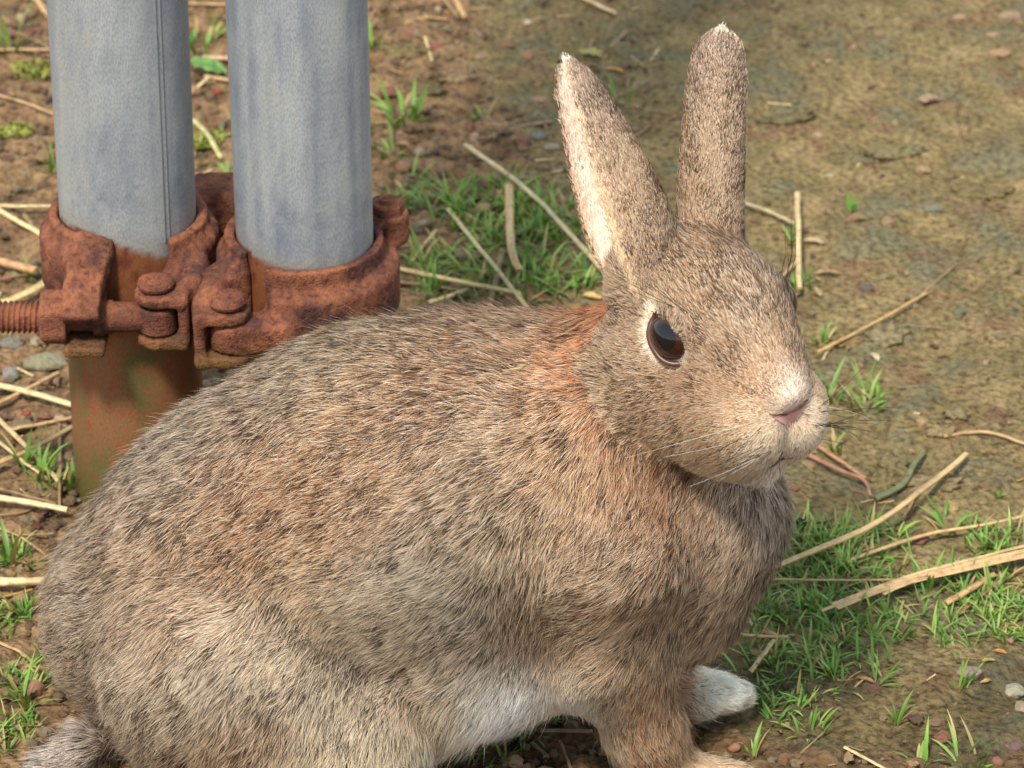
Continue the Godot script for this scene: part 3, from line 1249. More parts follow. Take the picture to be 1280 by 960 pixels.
func make_pole(left: bool, label: String) -> void:
	var where := axis_at(left, 0.0)
	var root := thing("scaffold_pole", label, "pole", where, "galvanised scaffold poles clamped side by side")
	var b := Build.new()
	var pts := []
	var cols := []
	var seg := 96
	var ys := [-0.03]
	var y := 0.0
	while y < 0.30:
		ys.append(y)
		y += 0.0016 if y < 0.135 else 0.006
	ys.append_array([0.36, 0.45, 0.6, 0.8, 0.95])
	var streak := noise(90.0, 3 if left else 4, 3)
	var blot := noise(38.0, 7 if left else 8, 4)
	var fine := noise(260.0, 9, 3)
	var zinc := lin(168, 172, 172)
	for yy in ys:
		var c := axis_at(left, yy)
		for k in seg:
			var a := TAU * k / seg
			var dir := Vector3(cos(a), 0, sin(a))
			var r := RP
			pts.append(c + dir * r)
			var p := dir * RP
			var st := streak.get_noise_3d(p.x * 1.6, yy * 0.03, p.z * 1.6)
			var bl := blot.get_noise_3d(p.x, yy * 0.55, p.z)
			var fn := fine.get_noise_3d(p.x, yy * 0.5, p.z)
			var z := Color(zinc.r * (1.0 + 0.26 * st + 0.40 * bl + 0.25 * fn), zinc.g * (1.0 + 0.24 * st + 0.36 * bl + 0.24 * fn), zinc.b * (1.0 + 0.18 * st + 0.24 * bl + 0.2 * fn))
			z = z.lerp(lin(176, 172, 158), smoothstep(0.25, 0.6, fn + bl * 0.5) * 0.5)
			# the line where the zinc gives way to rust
			var edge := 0.1085 + 0.0028 * bl + 0.0016 * fn + (0.0 if left else -0.0035 * cos(a))
			if left: edge += 0.006 * smoothstep(0.3, 1.0, cos(a - 2.2)) - 0.003 * smoothstep(0.6, 1.0, cos(a - 1.15))
			var low := 0.075 + 0.012 * bl
			var rusty := lin(150, 92, 58).lerp(lin(120, 62, 40), smoothstep(-0.1, 0.5, fn + bl))
			var muddy := lin(158, 112, 74).lerp(lin(126, 110, 66), smoothstep(-0.1, 0.35, bl)).lerp(lin(178, 88, 56), smoothstep(0.22, 0.4, fn + 0.4 * st) * 0.8)
			muddy = muddy.lerp(lin(96, 98, 44), smoothstep(0.035, 0.0, yy + 0.012 * bl) * 0.8)
			var dirty := muddy.lerp(rusty, smoothstep(low - 0.004, low + 0.008, yy))
			z = z.lerp(lin(168, 160, 140), 0.45 * smoothstep(0.006, 0.0, absf(yy - edge - 0.002) ) )
			cols.append(dirty.lerp(z, smoothstep(edge - 0.0012, edge + 0.0012, yy)))
	b.grid(pts, ys.size(), seg, true, cols)
	# open top with the wall of the pipe showing
	var top := axis_at(left, 0.95)
	var inner := []
	var ic := []
	for row in 3:
		for k in seg:
			var a := TAU * k / seg
			var rr: float = [RP, RP - 0.0024, RP - 0.0024][row]
			inner.append(top + Vector3(cos(a) * rr, [0.0, 0.0, -0.1][row], sin(a) * rr))
			ic.append(zinc)
	b.grid(inner, 3, seg, true, ic)
	part("tube_wall", finish(b), mat("zinc"), root, where)
	if left:
		# the raised weld seam, two ridges side by side
		var s := Build.new()
		for q in [[0.91, 0.00045], [0.83, 0.00035]]:
			var grid := []
			for yy in [0.1105, 0.14, 0.2, 0.3, 0.5, 0.8, 0.949]:
				var c := axis_at(true, yy)
				for k in 5:
					var a: float = q[0] + (k - 2) * 0.013
					var up: float = [-0.0004, 0.7, 1.0, 0.7, -0.0004][k] * (q[1] if k > 0 and k < 4 else 1.0)
					grid.append(c + Vector3(cos(a), 0, sin(a)) * (RP + up))
			s.grid(grid, 7, 5, false, zinc * 0.72)
		part("weld_seam", finish(s), mat("zinc"), root, where)

func sd_box(p: Vector3, h: Vector3, r: float) -> float:
	var q := p.abs() - h + Vector3(r, r, r)
	return q.max(Vector3.ZERO).length() + minf(maxf(q.x, maxf(q.y, q.z)), 0.0) - r

func sd_disc(p: Vector3, rad: float, hh: float, r: float) -> float:
	var q := Vector2(Vector2(p.x, p.z).length() - rad + r, absf(p.y) - hh + r)
	return q.max(Vector2.ZERO).length() + minf(maxf(q.x, q.y), 0.0) - r

# a band round an upright axis: radii r0..r1, heights y0..y1, angles a0..a1 (0 = +x, 90 = towards the camera)
func sd_band(p: Vector3, r0: float, r1: float, y0: float, y1: float, a0: float, a1: float, r: float) -> float:
	var rad := Vector2(p.x, p.z).length()
	var am := deg_to_rad((a0 + a1) * 0.5)
	var ah := deg_to_rad((a1 - a0) * 0.5)
	var da := absf(wrapf(atan2(p.z, p.x) - am, -PI, PI)) - ah
	var q := Vector3(absf(rad - (r0 + r1) * 0.5) - (r1 - r0) * 0.5 + r, absf(p.y - (y0 + y1) * 0.5) - (y1 - y0) * 0.5 + r, minf(da, 1.2) * rad + r)
	return q.max(Vector3.ZERO).length() + minf(maxf(q.x, maxf(q.y, q.z)), 0.0) - r

func smin(a: float, b: float, k: float) -> float:
	var h := maxf(k - absf(a - b), 0.0)
	return minf(a, b) - h * h * 0.25 / k

const PIN_L := Vector3(-0.1246, 0.090, -1.0885)
const PIN_R := Vector3(-0.0990, 0.088, -1.0790)

var rough := FastNoiseLite.new()
func worn(p: Vector3) -> float:
	var w := rough.get_noise_3dv(p)
	return w * 0.00022 + 0.0005 * smoothstep(0.25, 0.5, w)

func fork(p: Vector3, pin: Vector3, s: float) -> float:
	# a strap bent into a U that holds the eye; s +1: its bend lies to the right of the pin
	var q := p - pin
	q.x *= s
	var top := maxf(sd_disc(q - Vector3(0, 0.0078, 0), 0.0078, 0.0021, 0.0012), -1.0)
	top = smin(top, sd_box(q - Vector3(0.0045, 0.0078, 0), Vector3(0.0060, 0.0021, 0.0074), 0.0012), 0.001)
	var low := sd_disc(q - Vector3(0, -0.0088, 0), 0.0078, 0.0020, 0.0012)
	low = smin(low, sd_box(q - Vector3(0.0045, -0.0088, 0), Vector3(0.0060, 0.0020, 0.0074), 0.0012), 0.001)
	var web := sd_box(q - Vector3(0.0098, -0.0004, 0), Vector3(0.0020, 0.0106, 0.0072), 0.0018)
	return smin(smin(top, web, 0.003), low, 0.003)

func f_saddle_l(p: Vector3) -> float:
	var c := axis_at(true, p.y)
	var q := Vector3(p.x - c.x, p.y, p.z - c.z)
	var d := sd_band(q, 0.0247, 0.0285, 0.081, 0.1125, -95, 52, 0.0012)
	d = smin(d, sd_band(q, 0.0247, 0.0322, 0.086, 0.1065, -80, 42, 0.003), 0.005)
	d = smin(d, sd_band(q, 0.0247, 0.0330, 0.088, 0.1010, 30, 62, 0.003), 0.005)
	d = smin(d, fork(p, PIN_L, 1.0), 0.004)
	d = smin(d, sd_box(p - Vector3(-0.1075, 0.0985, -1.1500), Vector3(0.0105, 0.0130, 0.0105), 0.005), 0.006)
	var arm := p - Vector3(-0.1110, 0.0955, -1.0975)
	d = smin(d, sd_box(arm, Vector3(0.0035, 0.0085, 0.008), 0.003), 0.007)
	return maxf(d, RP + 0.0003 - Vector2(q.x, q.z).length()) + worn(p)

func f_jaw_l(p: Vector3) -> float:
	var c := axis_at(true, p.y)
	var q := Vector3(p.x - c.x, p.y, p.z - c.z)
	var d := sd_band(q, 0.0247, 0.0282, 0.082, 0.1145, 103, 262, 0.0012)
	d = smin(d, sd_band(q, 0.0247, 0.0318, 0.086, 0.1085, 128, 255, 0.003), 0.004)
	# the sloping lug that the bolt draws in, slotted below
	var u := p - Vector3(-0.1490, 0.1035, -1.0895)
	var cs := 0.80
	var sn := 0.60
	var w := Vector3(u.x + 0.30 * minf(u.z, 0.004), u.y * cs + u.z * sn, u.z * cs - u.y * sn)
	d = smin(d, sd_box(w, Vector3(0.0068, 0.0030, 0.0165), 0.0012), 0.005)
	d = smin(d, sd_box(p - Vector3(-0.1515, 0.1010, -1.0985), Vector3(0.0062, 0.0085, 0.006), 0.002), 0.004)
	var low := sd_box(p - Vector3(-0.1500, 0.0800, -1.0870), Vector3(0.0072, 0.0020, 0.0095), 0.0010)
	d = smin(d, low, 0.002)
	return maxf(d, RP + 0.0003 - Vector2(q.x, q.z).length()) + worn(p)

func f_saddle_r(p: Vector3) -> float:
	var c := axis_at(false, p.y)
	var q := Vector3(p.x - c.x, p.y, p.z - c.z)
	var d := sd_band(q, 0.0247, 0.0285, 0.080, 0.1115, 140, 290, 0.0012)
	d = smin(d, sd_band(q, 0.0247, 0.0315, 0.084, 0.1050, 138, 275, 0.003), 0.005)
	d = smin(d, fork(p, PIN_R, -1.0), 0.004)
	var arm := p - Vector3(-0.1045, 0.0950, -1.0900)
	d = smin(d, sd_box(arm, Vector3(0.0045, 0.0090, 0.010), 0.003), 0.007)
	return maxf(d, RP + 0.0003 - Vector2(q.x, q.z).length()) + worn(p)

func f_jaw_r(p: Vector3) -> float:
	var c := axis_at(false, p.y)
	var q := Vector3(p.x - c.x, p.y, p.z - c.z)
	var d := sd_band(q, 0.0247, 0.0280, 0.079, 0.1085, -60, 118, 0.0012)
	d = smin(d, sd_band(q, 0.0247, 0.0335, 0.080, 0.1005, -62, 112, 0.0035), 0.003)
	# the arm that ends in the eye on the pin
	var e := p - PIN_R
	d = smin(d, sd_disc(e - Vector3(0, -0.0006, 0), 0.0066, 0.0052, 0.0015), 0.003)
	d = smin(d, sd_box(p - Vector3(-0.0865, 0.0868, -1.0800), Vector3(0.0110, 0.0062, 0.0058), 0.003), 0.006)
	d = smin(d, sd_disc(p - Vector3(-0.0445, 0.1035, -1.1300), 0.0075, 0.006, 0.0015), 0.003)
	return maxf(d, RP + 0.0003 - Vector2(q.x, q.z).length()) + worn(p)

func rusted(f: Callable, lo: Vector3, hi: Vector3) -> ArrayMesh:
	var g := Vox.new()
	fill_with(g, g.setup(0.0009, lo, hi), f)
	var s := extract(g)
	var cols := PackedColorArray()
	var n1 := noise(42.0, 21, 4)
	var n2 := noise(210.0, 22, 3)
	for p in s.pos:
		cols.append(rust_at(p, n1, n2))
	return mesh_of(s.pos, s.idx, s.nrm, cols)

func rust_at(p: Vector3, n1: FastNoiseLite, n2: FastNoiseLite) -> Color:
	var a := n1.get_noise_3dv(p)
	var b := n2.get_noise_3dv(p)
	var c := lin(118, 76, 60).lerp(lin(144, 94, 70), smoothstep(0.0, 0.4, a)).lerp(lin(88, 60, 54), smoothstep(0.0, -0.4, a))
	c = c.lerp(lin(84, 50, 42), smoothstep(0.22, 0.46, b) * 0.6)
	c = c.lerp(lin(150, 98, 64), smoothstep(-0.25, -0.5, b) * 0.5)
	return c.lerp(lin(120, 104, 46), smoothstep(0.086, 0.078, p.y) * 0.45)

func mixed(a: Array, b: Array, t: float) -> Array:
	var o := [lerpf(a[0], b[0], t), lerpf(a[1], b[1], t)]
	var src := a if t < 0.5 else b
	if src.size() > 2: o.append(src[2])
	return o

func lathe(b: Build, o: Vector3, axis: Vector3, prof: Array, seg: int, col) -> void:
	# prof: [along, radius] pairs
	var s := axis.cross(Vector3(0.3, 0.1, 1.0)).normalized()
	var u := axis.cross(s).normalized()
	var pts := []
	var cols := []
	var n1 := noise(42.0, 21, 4)
	var n2 := noise(210.0, 22, 3)
	var sharp := []
	for i in prof.size():
		var q: Array = prof[i]
		if prof.size() < 40 and i > 0: sharp.append(mixed(prof[i - 1], q, 0.93))
		sharp.append(q)
		if prof.size() < 40 and i < prof.size() - 1: sharp.append(mixed(q, prof[i + 1], 0.07))
	prof = sharp
	for q in prof:
		for k in seg:
			var a := TAU * k / seg
			var rr: float = q[1]
			if q.size() > 2 and q[2] == 6: rr = q[1] * cos(PI / 6.0) / cos(fposmod(a, PI / 3.0) - PI / 6.0)
			if q.size() > 2 and q[2] == 1: rr = q[1] + 0.00048 * sin(q[0] / 0.0019 * TAU + a)
			var p: Vector3 = o + axis * float(q[0]) + (s * cos(a) + u * sin(a)) * rr
			pts.append(p)
			cols.append(col if col is Color else rust_at(p, n1, n2))
	b.grid(pts, prof.size(), seg, true, cols)

func pin_profile(dish: bool) -> Array:
	var t := 0.0112
	var out := [[-0.0120, 0.0], [-0.0120, 0.0040], [-0.0110, 0.0042], [t, 0.0042], [t, 0.0062], [t + 0.0012, 0.0066], [t + 0.0024, 0.0060]]
	if dish: out.append_array([[t + 0.0026, 0.0050], [t + 0.0022, 0.0036], [t + 0.0015, 0.0030], [t + 0.0017, 0.0016], [t + 0.0018, 0.0]])
	else: out.append_array([[t + 0.0034, 0.0052], [t + 0.0037, 0.0044], [t + 0.0036, 0.0]])
	return out

func make_scaffold() -> void:
	rough = noise(220.0, 77, 3)
	make_pole(true, "grey scaffold pole with a raised weld seam, standing in the clamp with the long bolt")
	make_pole(false, "smooth grey scaffold pole without a seam, standing behind the rabbit's back")
	var at_l := axis_at(true, 0.08)
	var left := thing("pipe_clamp", "rusty brown clamp with a long threaded bolt round the seamed pole", "clamp", at_l, "rusty scaffold clamps on the poles")
	var m := mat("rust")
	part("saddle", rusted(f_saddle_l, Vector3(-0.142, 0.074, -1.166), Vector3(-0.094, 0.120, -1.074)), m, left, at_l)
	part("jaw", rusted(f_jaw_l, Vector3(-0.178, 0.072, -1.164), Vector3(-0.132, 0.122, -1.066)), m, left, at_l)
	var b := Build.new()
	lathe(b, PIN_L, Vector3.UP, pin_profile(true), 28, null)
	part("hinge_pin", finish(b), m, left, at_l)
	b = Build.new()
	var prof := [[-0.0790, 0.0], [-0.0790, 0.0048]]
	for k in 150: prof.append([-0.0785 + k * 0.000317, 0.0054, 1])
	prof.append_array([[-0.0305, 0.0050], [-0.0225, 0.0050], [-0.0222, 0.0066], [-0.0190, 0.0068], [-0.0186, 0.0062], [-0.0160, 0.0062], [-0.0158, 0.0056], [-0.0090, 0.0054], [0.0, 0.0050], [0.001, 0.0]])
	lathe(b, PIN_L + Vector3(0, -0.0012, 0), Vector3(1, 0, 0), prof, 24, null)
	var bolt := part("bolt", finish(b), m, left, at_l)
	b = Build.new()
	lathe(b, PIN_L + Vector3(0, -0.0006, 0), Vector3.UP, [[-0.0056, 0.003], [-0.0056, 0.0062], [-0.0046, 0.0070], [0.0036, 0.0070], [0.0046, 0.0062], [0.0046, 0.003]], 24, null)
	part("bolt_eye", finish(b), m, bolt)
	b = Build.new()
	lathe(b, PIN_L + Vector3(-0.0320, -0.0012, 0), Vector3(-1, 0, 0), [[-0.0004, 0.004, 6], [-0.0004, 0.0098, 6], [0.0004, 0.0104, 6], [0.0080, 0.0104, 6], [0.0088, 0.0096, 6], [0.0088, 0.004, 6]], 48, null)
	part("nut", finish(b), m, left, at_l)
	var at_r := axis_at(false, 0.08)
	var right := thing("pipe_clamp", "rusty brown clamp with a wide ribbed jaw round the smooth pole", "clamp", at_r, "rusty scaffold clamps on the poles")
	part("saddle", rusted(f_saddle_r, Vector3(-0.120, 0.072, -1.150), Vector3(-0.062, 0.118, -1.066)), m, right, at_r)
	part("jaw", rusted(f_jaw_r, Vector3(-0.110, 0.072, -1.150), Vector3(-0.032, 0.120, -1.066)), m, right, at_r)
	b = Build.new()
	lathe(b, PIN_R, Vector3.UP, pin_profile(false), 28, null)
	part("hinge_pin", finish(b), m, right, at_r)
	b = Build.new()
	lathe(b, Vector3(-0.0450, 0.1085, -1.130), Vector3.UP, [[-0.002, 0.003], [-0.0005, 0.0060, 6], [0.0005, 0.0066, 6], [0.0040, 0.0066, 6], [0.0048, 0.0058, 6], [0.0044, 0.0030], [0.0060, 0.0026], [0.0062, 0.0]], 36, null)
	part("nut", finish(b), m, right, at_r)

# ================================================================ ground
func ground_h(x: float, z: float) -> float:
	var h := n_ground.get_noise_2d(x, z) * 0.007 + n_ground.get_noise_2d(x * 4.0 + 9.0, z * 4.0) * 0.0022
	return h - 0.001

func mossy(x: float, z: float) -> float:
	# how much of a place is the smooth olive crust (1) rather than crumbled brown soil (0)
	var b := smoothstep(-0.03, 0.07, x - 0.35 * (z + 1.25) * 0.3) - 0.45
	b -= 0.75 * smoothstep(-0.99, -0.93, z) 
	return smoothstep(-0.12, 0.22, b + n_patch.get_noise_2d(x * 1.3, z) * 0.55)

func make_ground() -> void:
	var xs := PackedFloat32Array()
	var zs := PackedFloat32Array()
	var grow_lines := func(lo: float, hi: float, cell: float, far: float) -> PackedFloat32Array:
		var out := PackedFloat32Array()
		var down := []
		var c := cell
		var p := lo
		while p > -far:
			c *= 1.14
			p -= c
			down.append(p)
		down.reverse()
		for q in down: out.append(q)
		var k := lo
		while k <= hi:
			out.append(k)
			k += cell
		c = cell
		p = out[-1]
		while p < far:
			c *= 1.14
			p += c
			out.append(p)
		return out
	xs = grow_lines.call(-0.29, 0.30, 0.0022, 400.0)
	zs = grow_lines.call(-1.68, -0.86, 0.0024, 400.0)
	var nx := xs.size()
	var nz := zs.size()
	var v := PackedVector3Array()
	var c := PackedColorArray()
	var id := PackedInt32Array()
	v.resize(nx * nz)
	c.resize(nx * nz)
	id.resize((nx - 1) * (nz - 1) * 6)
	var speck := noise(160.0, 23, 3)
	var red := noise(22.0, 25, 4)
	var warp := noise(30.0, 27, 2)
	var brown := lin(138, 110, 79)
	var dark := lin(104, 84, 60)
	var rufous := lin(120, 92, 68)
	var olive := lin(122, 107, 72)
	var grey := lin(112, 106, 80)
	var sand := lin(142, 123, 86)
	var o := 0
	for j in nz:
		var z := zs[j]
		for i in nx:
			var x := xs[i]
			var h := ground_h(x, z)
			var col := brown
			if absf(x) < 0.9 and z > -2.6 and z < -0.4:
				var ms := mossy(x, z)
				var wx := warp.get_noise_2d(x, z) * 0.012
				var cr := n_crack.get_noise_2d(x + wx, z * 1.5 + wx)
				var fn := n_fine.get_noise_2d(x, z)
				var sp := speck.get_noise_2d(x, z)
				var rd := red.get_noise_2d(x * 1.1, z * 1.2)
				var pt := n_patch.get_noise_2d(x * 2.3 + 4.0, z * 2.3)
				# crumbs and plates of crust
				var rough_k := lerpf(1.0, 0.16, ms)
				h += rough_k * (fn * 0.0026 + sp * 0.0010)
				h += 0.0011 * smoothstep(-0.96, -0.80, cr) * smoothstep(0.1, 0.35, pt)
				col = brown.lerp(dark, smoothstep(0.05, -0.45, fn)).lerp(rufous, smoothstep(0.05, 0.4, rd) * 0.8)
				var moss := olive.lerp(grey, smoothstep(0.0, 0.45, pt)).lerp(sand, smoothstep(-0.02, -0.40, pt) * 0.8)
				moss = moss.lerp(rufous, smoothstep(0.2, 0.5, rd) * 0.7)
				col = col.lerp(moss, ms * 0.92)
				col = col.lerp(sand, smoothstep(0.3, 0.6, sp) * 0.45)
				var near_dark := smoothstep(-1.03, -0.975, z + 0.03 * pt) * smoothstep(-0.12, 0.0, x)  # soil colour gets darker towards the camera and to the right
				col *= (1.0 + 0.26 * sp + 0.24 * fn) * lerpf(1.0, 0.60, near_dark)
				col.a = 1.0
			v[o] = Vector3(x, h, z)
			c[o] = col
			o += 1
	o = 0
	for j in nz - 1:
		for i in nx - 1:
			var a := j * nx + i
			id[o] = a
			id[o + 1] = a + nx + 1
			id[o + 2] = a + nx
			id[o + 3] = a
			id[o + 4] = a + 1
			id[o + 5] = a + nx + 1
			o += 6
	var g := MeshInstance3D.new()
	g.name = "ground"
	var nn := smooth_normals(v, id)
	if nn[nx * nz / 2].y < 0:
		for t in range(0, id.size(), 3):
			var w := id[t + 1]
			id[t + 1] = id[t + 2]
			id[t + 2] = w
		for i in nn.size(): nn[i] = -nn[i]
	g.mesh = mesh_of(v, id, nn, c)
	g.material_override = mat("soil")
	add_child(g)
	tag(g, "bare brown soil with olive mossy crust", "ground", "", "structure")

# ---- stones: a ball of 5 x 8 faces pulled about
func stone_mesh(seed_: int, size: Vector3, col: Color, detail := 7, rough_k := 0.22, flat := true) -> ArrayMesh:
	var b := Build.new()
	var n := noise(1.1, seed_, 2)
	var n2 := noise(4.0, seed_ + 1, 2)
	var pts := []
	var cols := []
	var rows := detail
	var seg := detail + 3
	for i in rows:
		var th := PI * (i + 0.02) / (rows - 0.96)
		for k in seg:
			var a := TAU * k / seg
			var d := Vector3(sin(th) * cos(a), cos(th), sin(th) * sin(a))
			var r := 1.0 + rough_k * n.get_noise_3dv(d) * 2.0 + rough_k * 0.3 * n2.get_noise_3dv(d)
			pts.append(Vector3(d.x * size.x, d.y * size.y, d.z * size.z) * r)
			cols.append(col * (1.0 + 0.25 * n2.get_noise_3dv(d)))
	b.grid(pts, rows, seg, true, cols)
	return finish(b, not flat)

# ================================================================ things lying on the ground
var PALE := lin(214, 190, 140)
var TAN := lin(188, 152, 104)
var DULL := lin(150, 122, 84)
var REDDISH := lin(150, 104, 78)
var GREENISH := lin(112, 116, 74)

func px_mm(p: Vector3) -> float:
	# metres that one photo pixel spans at p
	return (-p.z * cos(PITCH) + (CAM_H - p.y) * sin(PITCH)) / FPX

func curve_through(pts: Array, n: int) -> Array:
	var out := []
	var m := pts.size() - 1
	for k in n + 1:
		var t := float(k) / n * m
		var i := mini(int(t), m - 1)
		var f := t - i
		var p0: Vector3 = pts[maxi(i - 1, 0)]
		var p1: Vector3 = pts[i]
		var p2: Vector3 = pts[i + 1]
		var p3: Vector3 = pts[mini(i + 2, m)]
		out.append(p1.cubic_interpolate(p2, p0, p3, f))
	return out

func stalk_shape(b: Build, way: Array, wpx: float, col: Color, flat := 0.7, taper := 0.85) -> void:
	var pts := []
	for q in way: pts.append(on_ground(q[0], q[1], (q[2] if q.size() > 2 else 1.5) * 0.001))
	var n := 12
	var line := curve_through(pts, n)
	var rad := []
	var cols := []
	var r0 := wpx * 0.5 * px_mm(pts[0])
	var joint := rng.randi_range(3, 9)
	for k in n + 1:
		var t := float(k) / n
		line[k] += Vector3(rng.randfn(), rng.randfn() * 0.5, rng.randfn()) * 0.00010
		rad.append(r0 * lerpf(1.0, taper, t) * (1.08 if k == joint else 1.0) * rng.randf_range(0.94, 1.05))
		cols.append(col * rng.randf_range(0.92, 1.06) * (0.80 if k == joint else 1.0))
	tube(b, line, rad, 10, cols, flat, Vector3.UP, 0.22)

func straw(way: Array, wpx: float, col: Color, label: String, called := "straw", category := "straw", flat := 0.7, taper := 0.85) -> void:
	var b := Build.new()
	stalk_shape(b, way, wpx, col, flat, taper)
	solo(called, finish(b), mat("straw"), label, category, "dry stalks lying about on the soil")

func pebble(px: float, py: float, wpx: float, hpx: float, col: Color, label: String, called := "pebble", category := "pebble", group := "pebbles and clods on the soil", flatness := 0.55, turn := 0.0) -> void:
	var p := on_ground(px, py, 0.0)
	var s := px_mm(p)
	var m := stone_mesh(rng.randi(), Vector3(wpx * s, maxf(wpx * flatness, 2.0) * s * 0.8, maxf(hpx * 1.6, wpx * 0.5) * s), Color(col.r * 0.8, col.g * 0.82, col.b * 0.8), 11, 0.24 if called != "pebble" else 0.14, called != "pebble")
	var o := solo(called, m, mat("stone"), label, category, group)
	o.position = p + Vector3(0, wpx * flatness * s * 0.35, 0)
	o.rotation.y = turn

func leaf_shape(l: float, w: float, col: Color, curl: float, lobes := 0.0, seed_ := 1) -> Build:
	var b := Build.new()
	var pts := []
	var cols := []
	var r := RandomNumberGenerator.new()
	r.seed = seed_
	var n := noise(220.0, seed_, 2)
	for i in 13:
		var t := i / 12.0
		var hw := w * pow(sin(PI * clampf(t * 0.96 + 0.02, 0, 1)), 0.7) * (1.0 + lobes * r.randf_range(-0.5, 0.5))
		for k in 7:
			var x := (k - 3) / 3.0
			var p := Vector3(x * hw, 0, (t - 0.5) * l)
			p.y = absf(x) * hw * curl + sin(t * PI) * l * 0.08 + n.get_noise_2d(p.x, p.z) * w * 0.35
			pts.append(p)
			cols.append(col * (1.0 + 0.5 * n.get_noise_2d(p.x * 2.0 + 3.0, p.z)) * (0.75 if k == 3 else 1.0))
	b.grid(pts, 13, 7, false, cols)
	# underside a hair below
	var under := []
	for p in pts: under.append(p - Vector3(0, 0.00018, 0))
	var first := b.idx.size()
	b.grid(under, 13, 7, false, cols)
	for t in range(0, first, 3):
		var w2 := b.idx[t + 1]
		b.idx[t + 1] = b.idx[t + 2]
		b.idx[t + 2] = w2
	return b

func leaf(px: float, py: float, lpx: float, wpx: float, turn: float, col: Color, label: String, called := "dead_leaf", category := "leaf", curl := 0.35, lobes := 0.3, tilt := 0.1, lift := 1.2) -> void:
	var p := on_ground(px, py, lift * 0.001)
	var s := px_mm(p)
	var b := leaf_shape(lpx * s, wpx * s * 0.5, col, curl, lobes, rng.randi() % 1000)
	var o := solo(called, finish(b), mat("leaf"), label, category, "fallen leaves and crust flakes" if called != "broad_leaf" else "")
	o.position = p
	o.rotation = Vector3(tilt, deg_to_rad(turn), 0.06)

func flake(px: float, py: float, wpx: float, hpx: float, col: Color, label: String, turn := 0.0, tilt := 0.12) -> void:
	# a plate of dried crust with a broken outline
	var p := on_ground(px, py, 0.0012)
	var s := px_mm(p)
	var n := noise(1.3, rng.randi() % 999, 3)
	var b := Build.new()
	var seg := 26
	var pts := []
	var cols := []
	for row in 5:
		for k in seg:
			var a := TAU * k / seg
			var d := Vector2(cos(a), sin(a))
			var r := 1.0 + 0.6 * n.get_noise_2d(d.x * 1.6, d.y * 1.6) + 0.12 * sin(a * 7.0 + px)
			var f: float = [0.02, 0.5, 0.93, 1.0, 0.9][row]
			var y: float = [0.9, 0.95, 0.75, 0.3, -0.6][row]
			pts.append(Vector3(d.x * wpx * s * r * f, (y + 0.45 * n.get_noise_2d(d.x * f * 3.0 + 5.0, d.y * f * 3.0)) * 0.0013, d.y * hpx * 1.9 * s * r * f))
			cols.append(col * (0.92 + 0.35 * n.get_noise_2d(d.x * f * 4.0, d.y * f * 4.0 + 7.0)))
	b.grid(pts, 5, seg, true, cols)
	var o := solo("soil_flake", finish(b), mat("soil"), label, "soil flake", "fallen leaves and crust flakes")
	o.position = p
	o.rotation = Vector3(tilt, turn, 0.05)

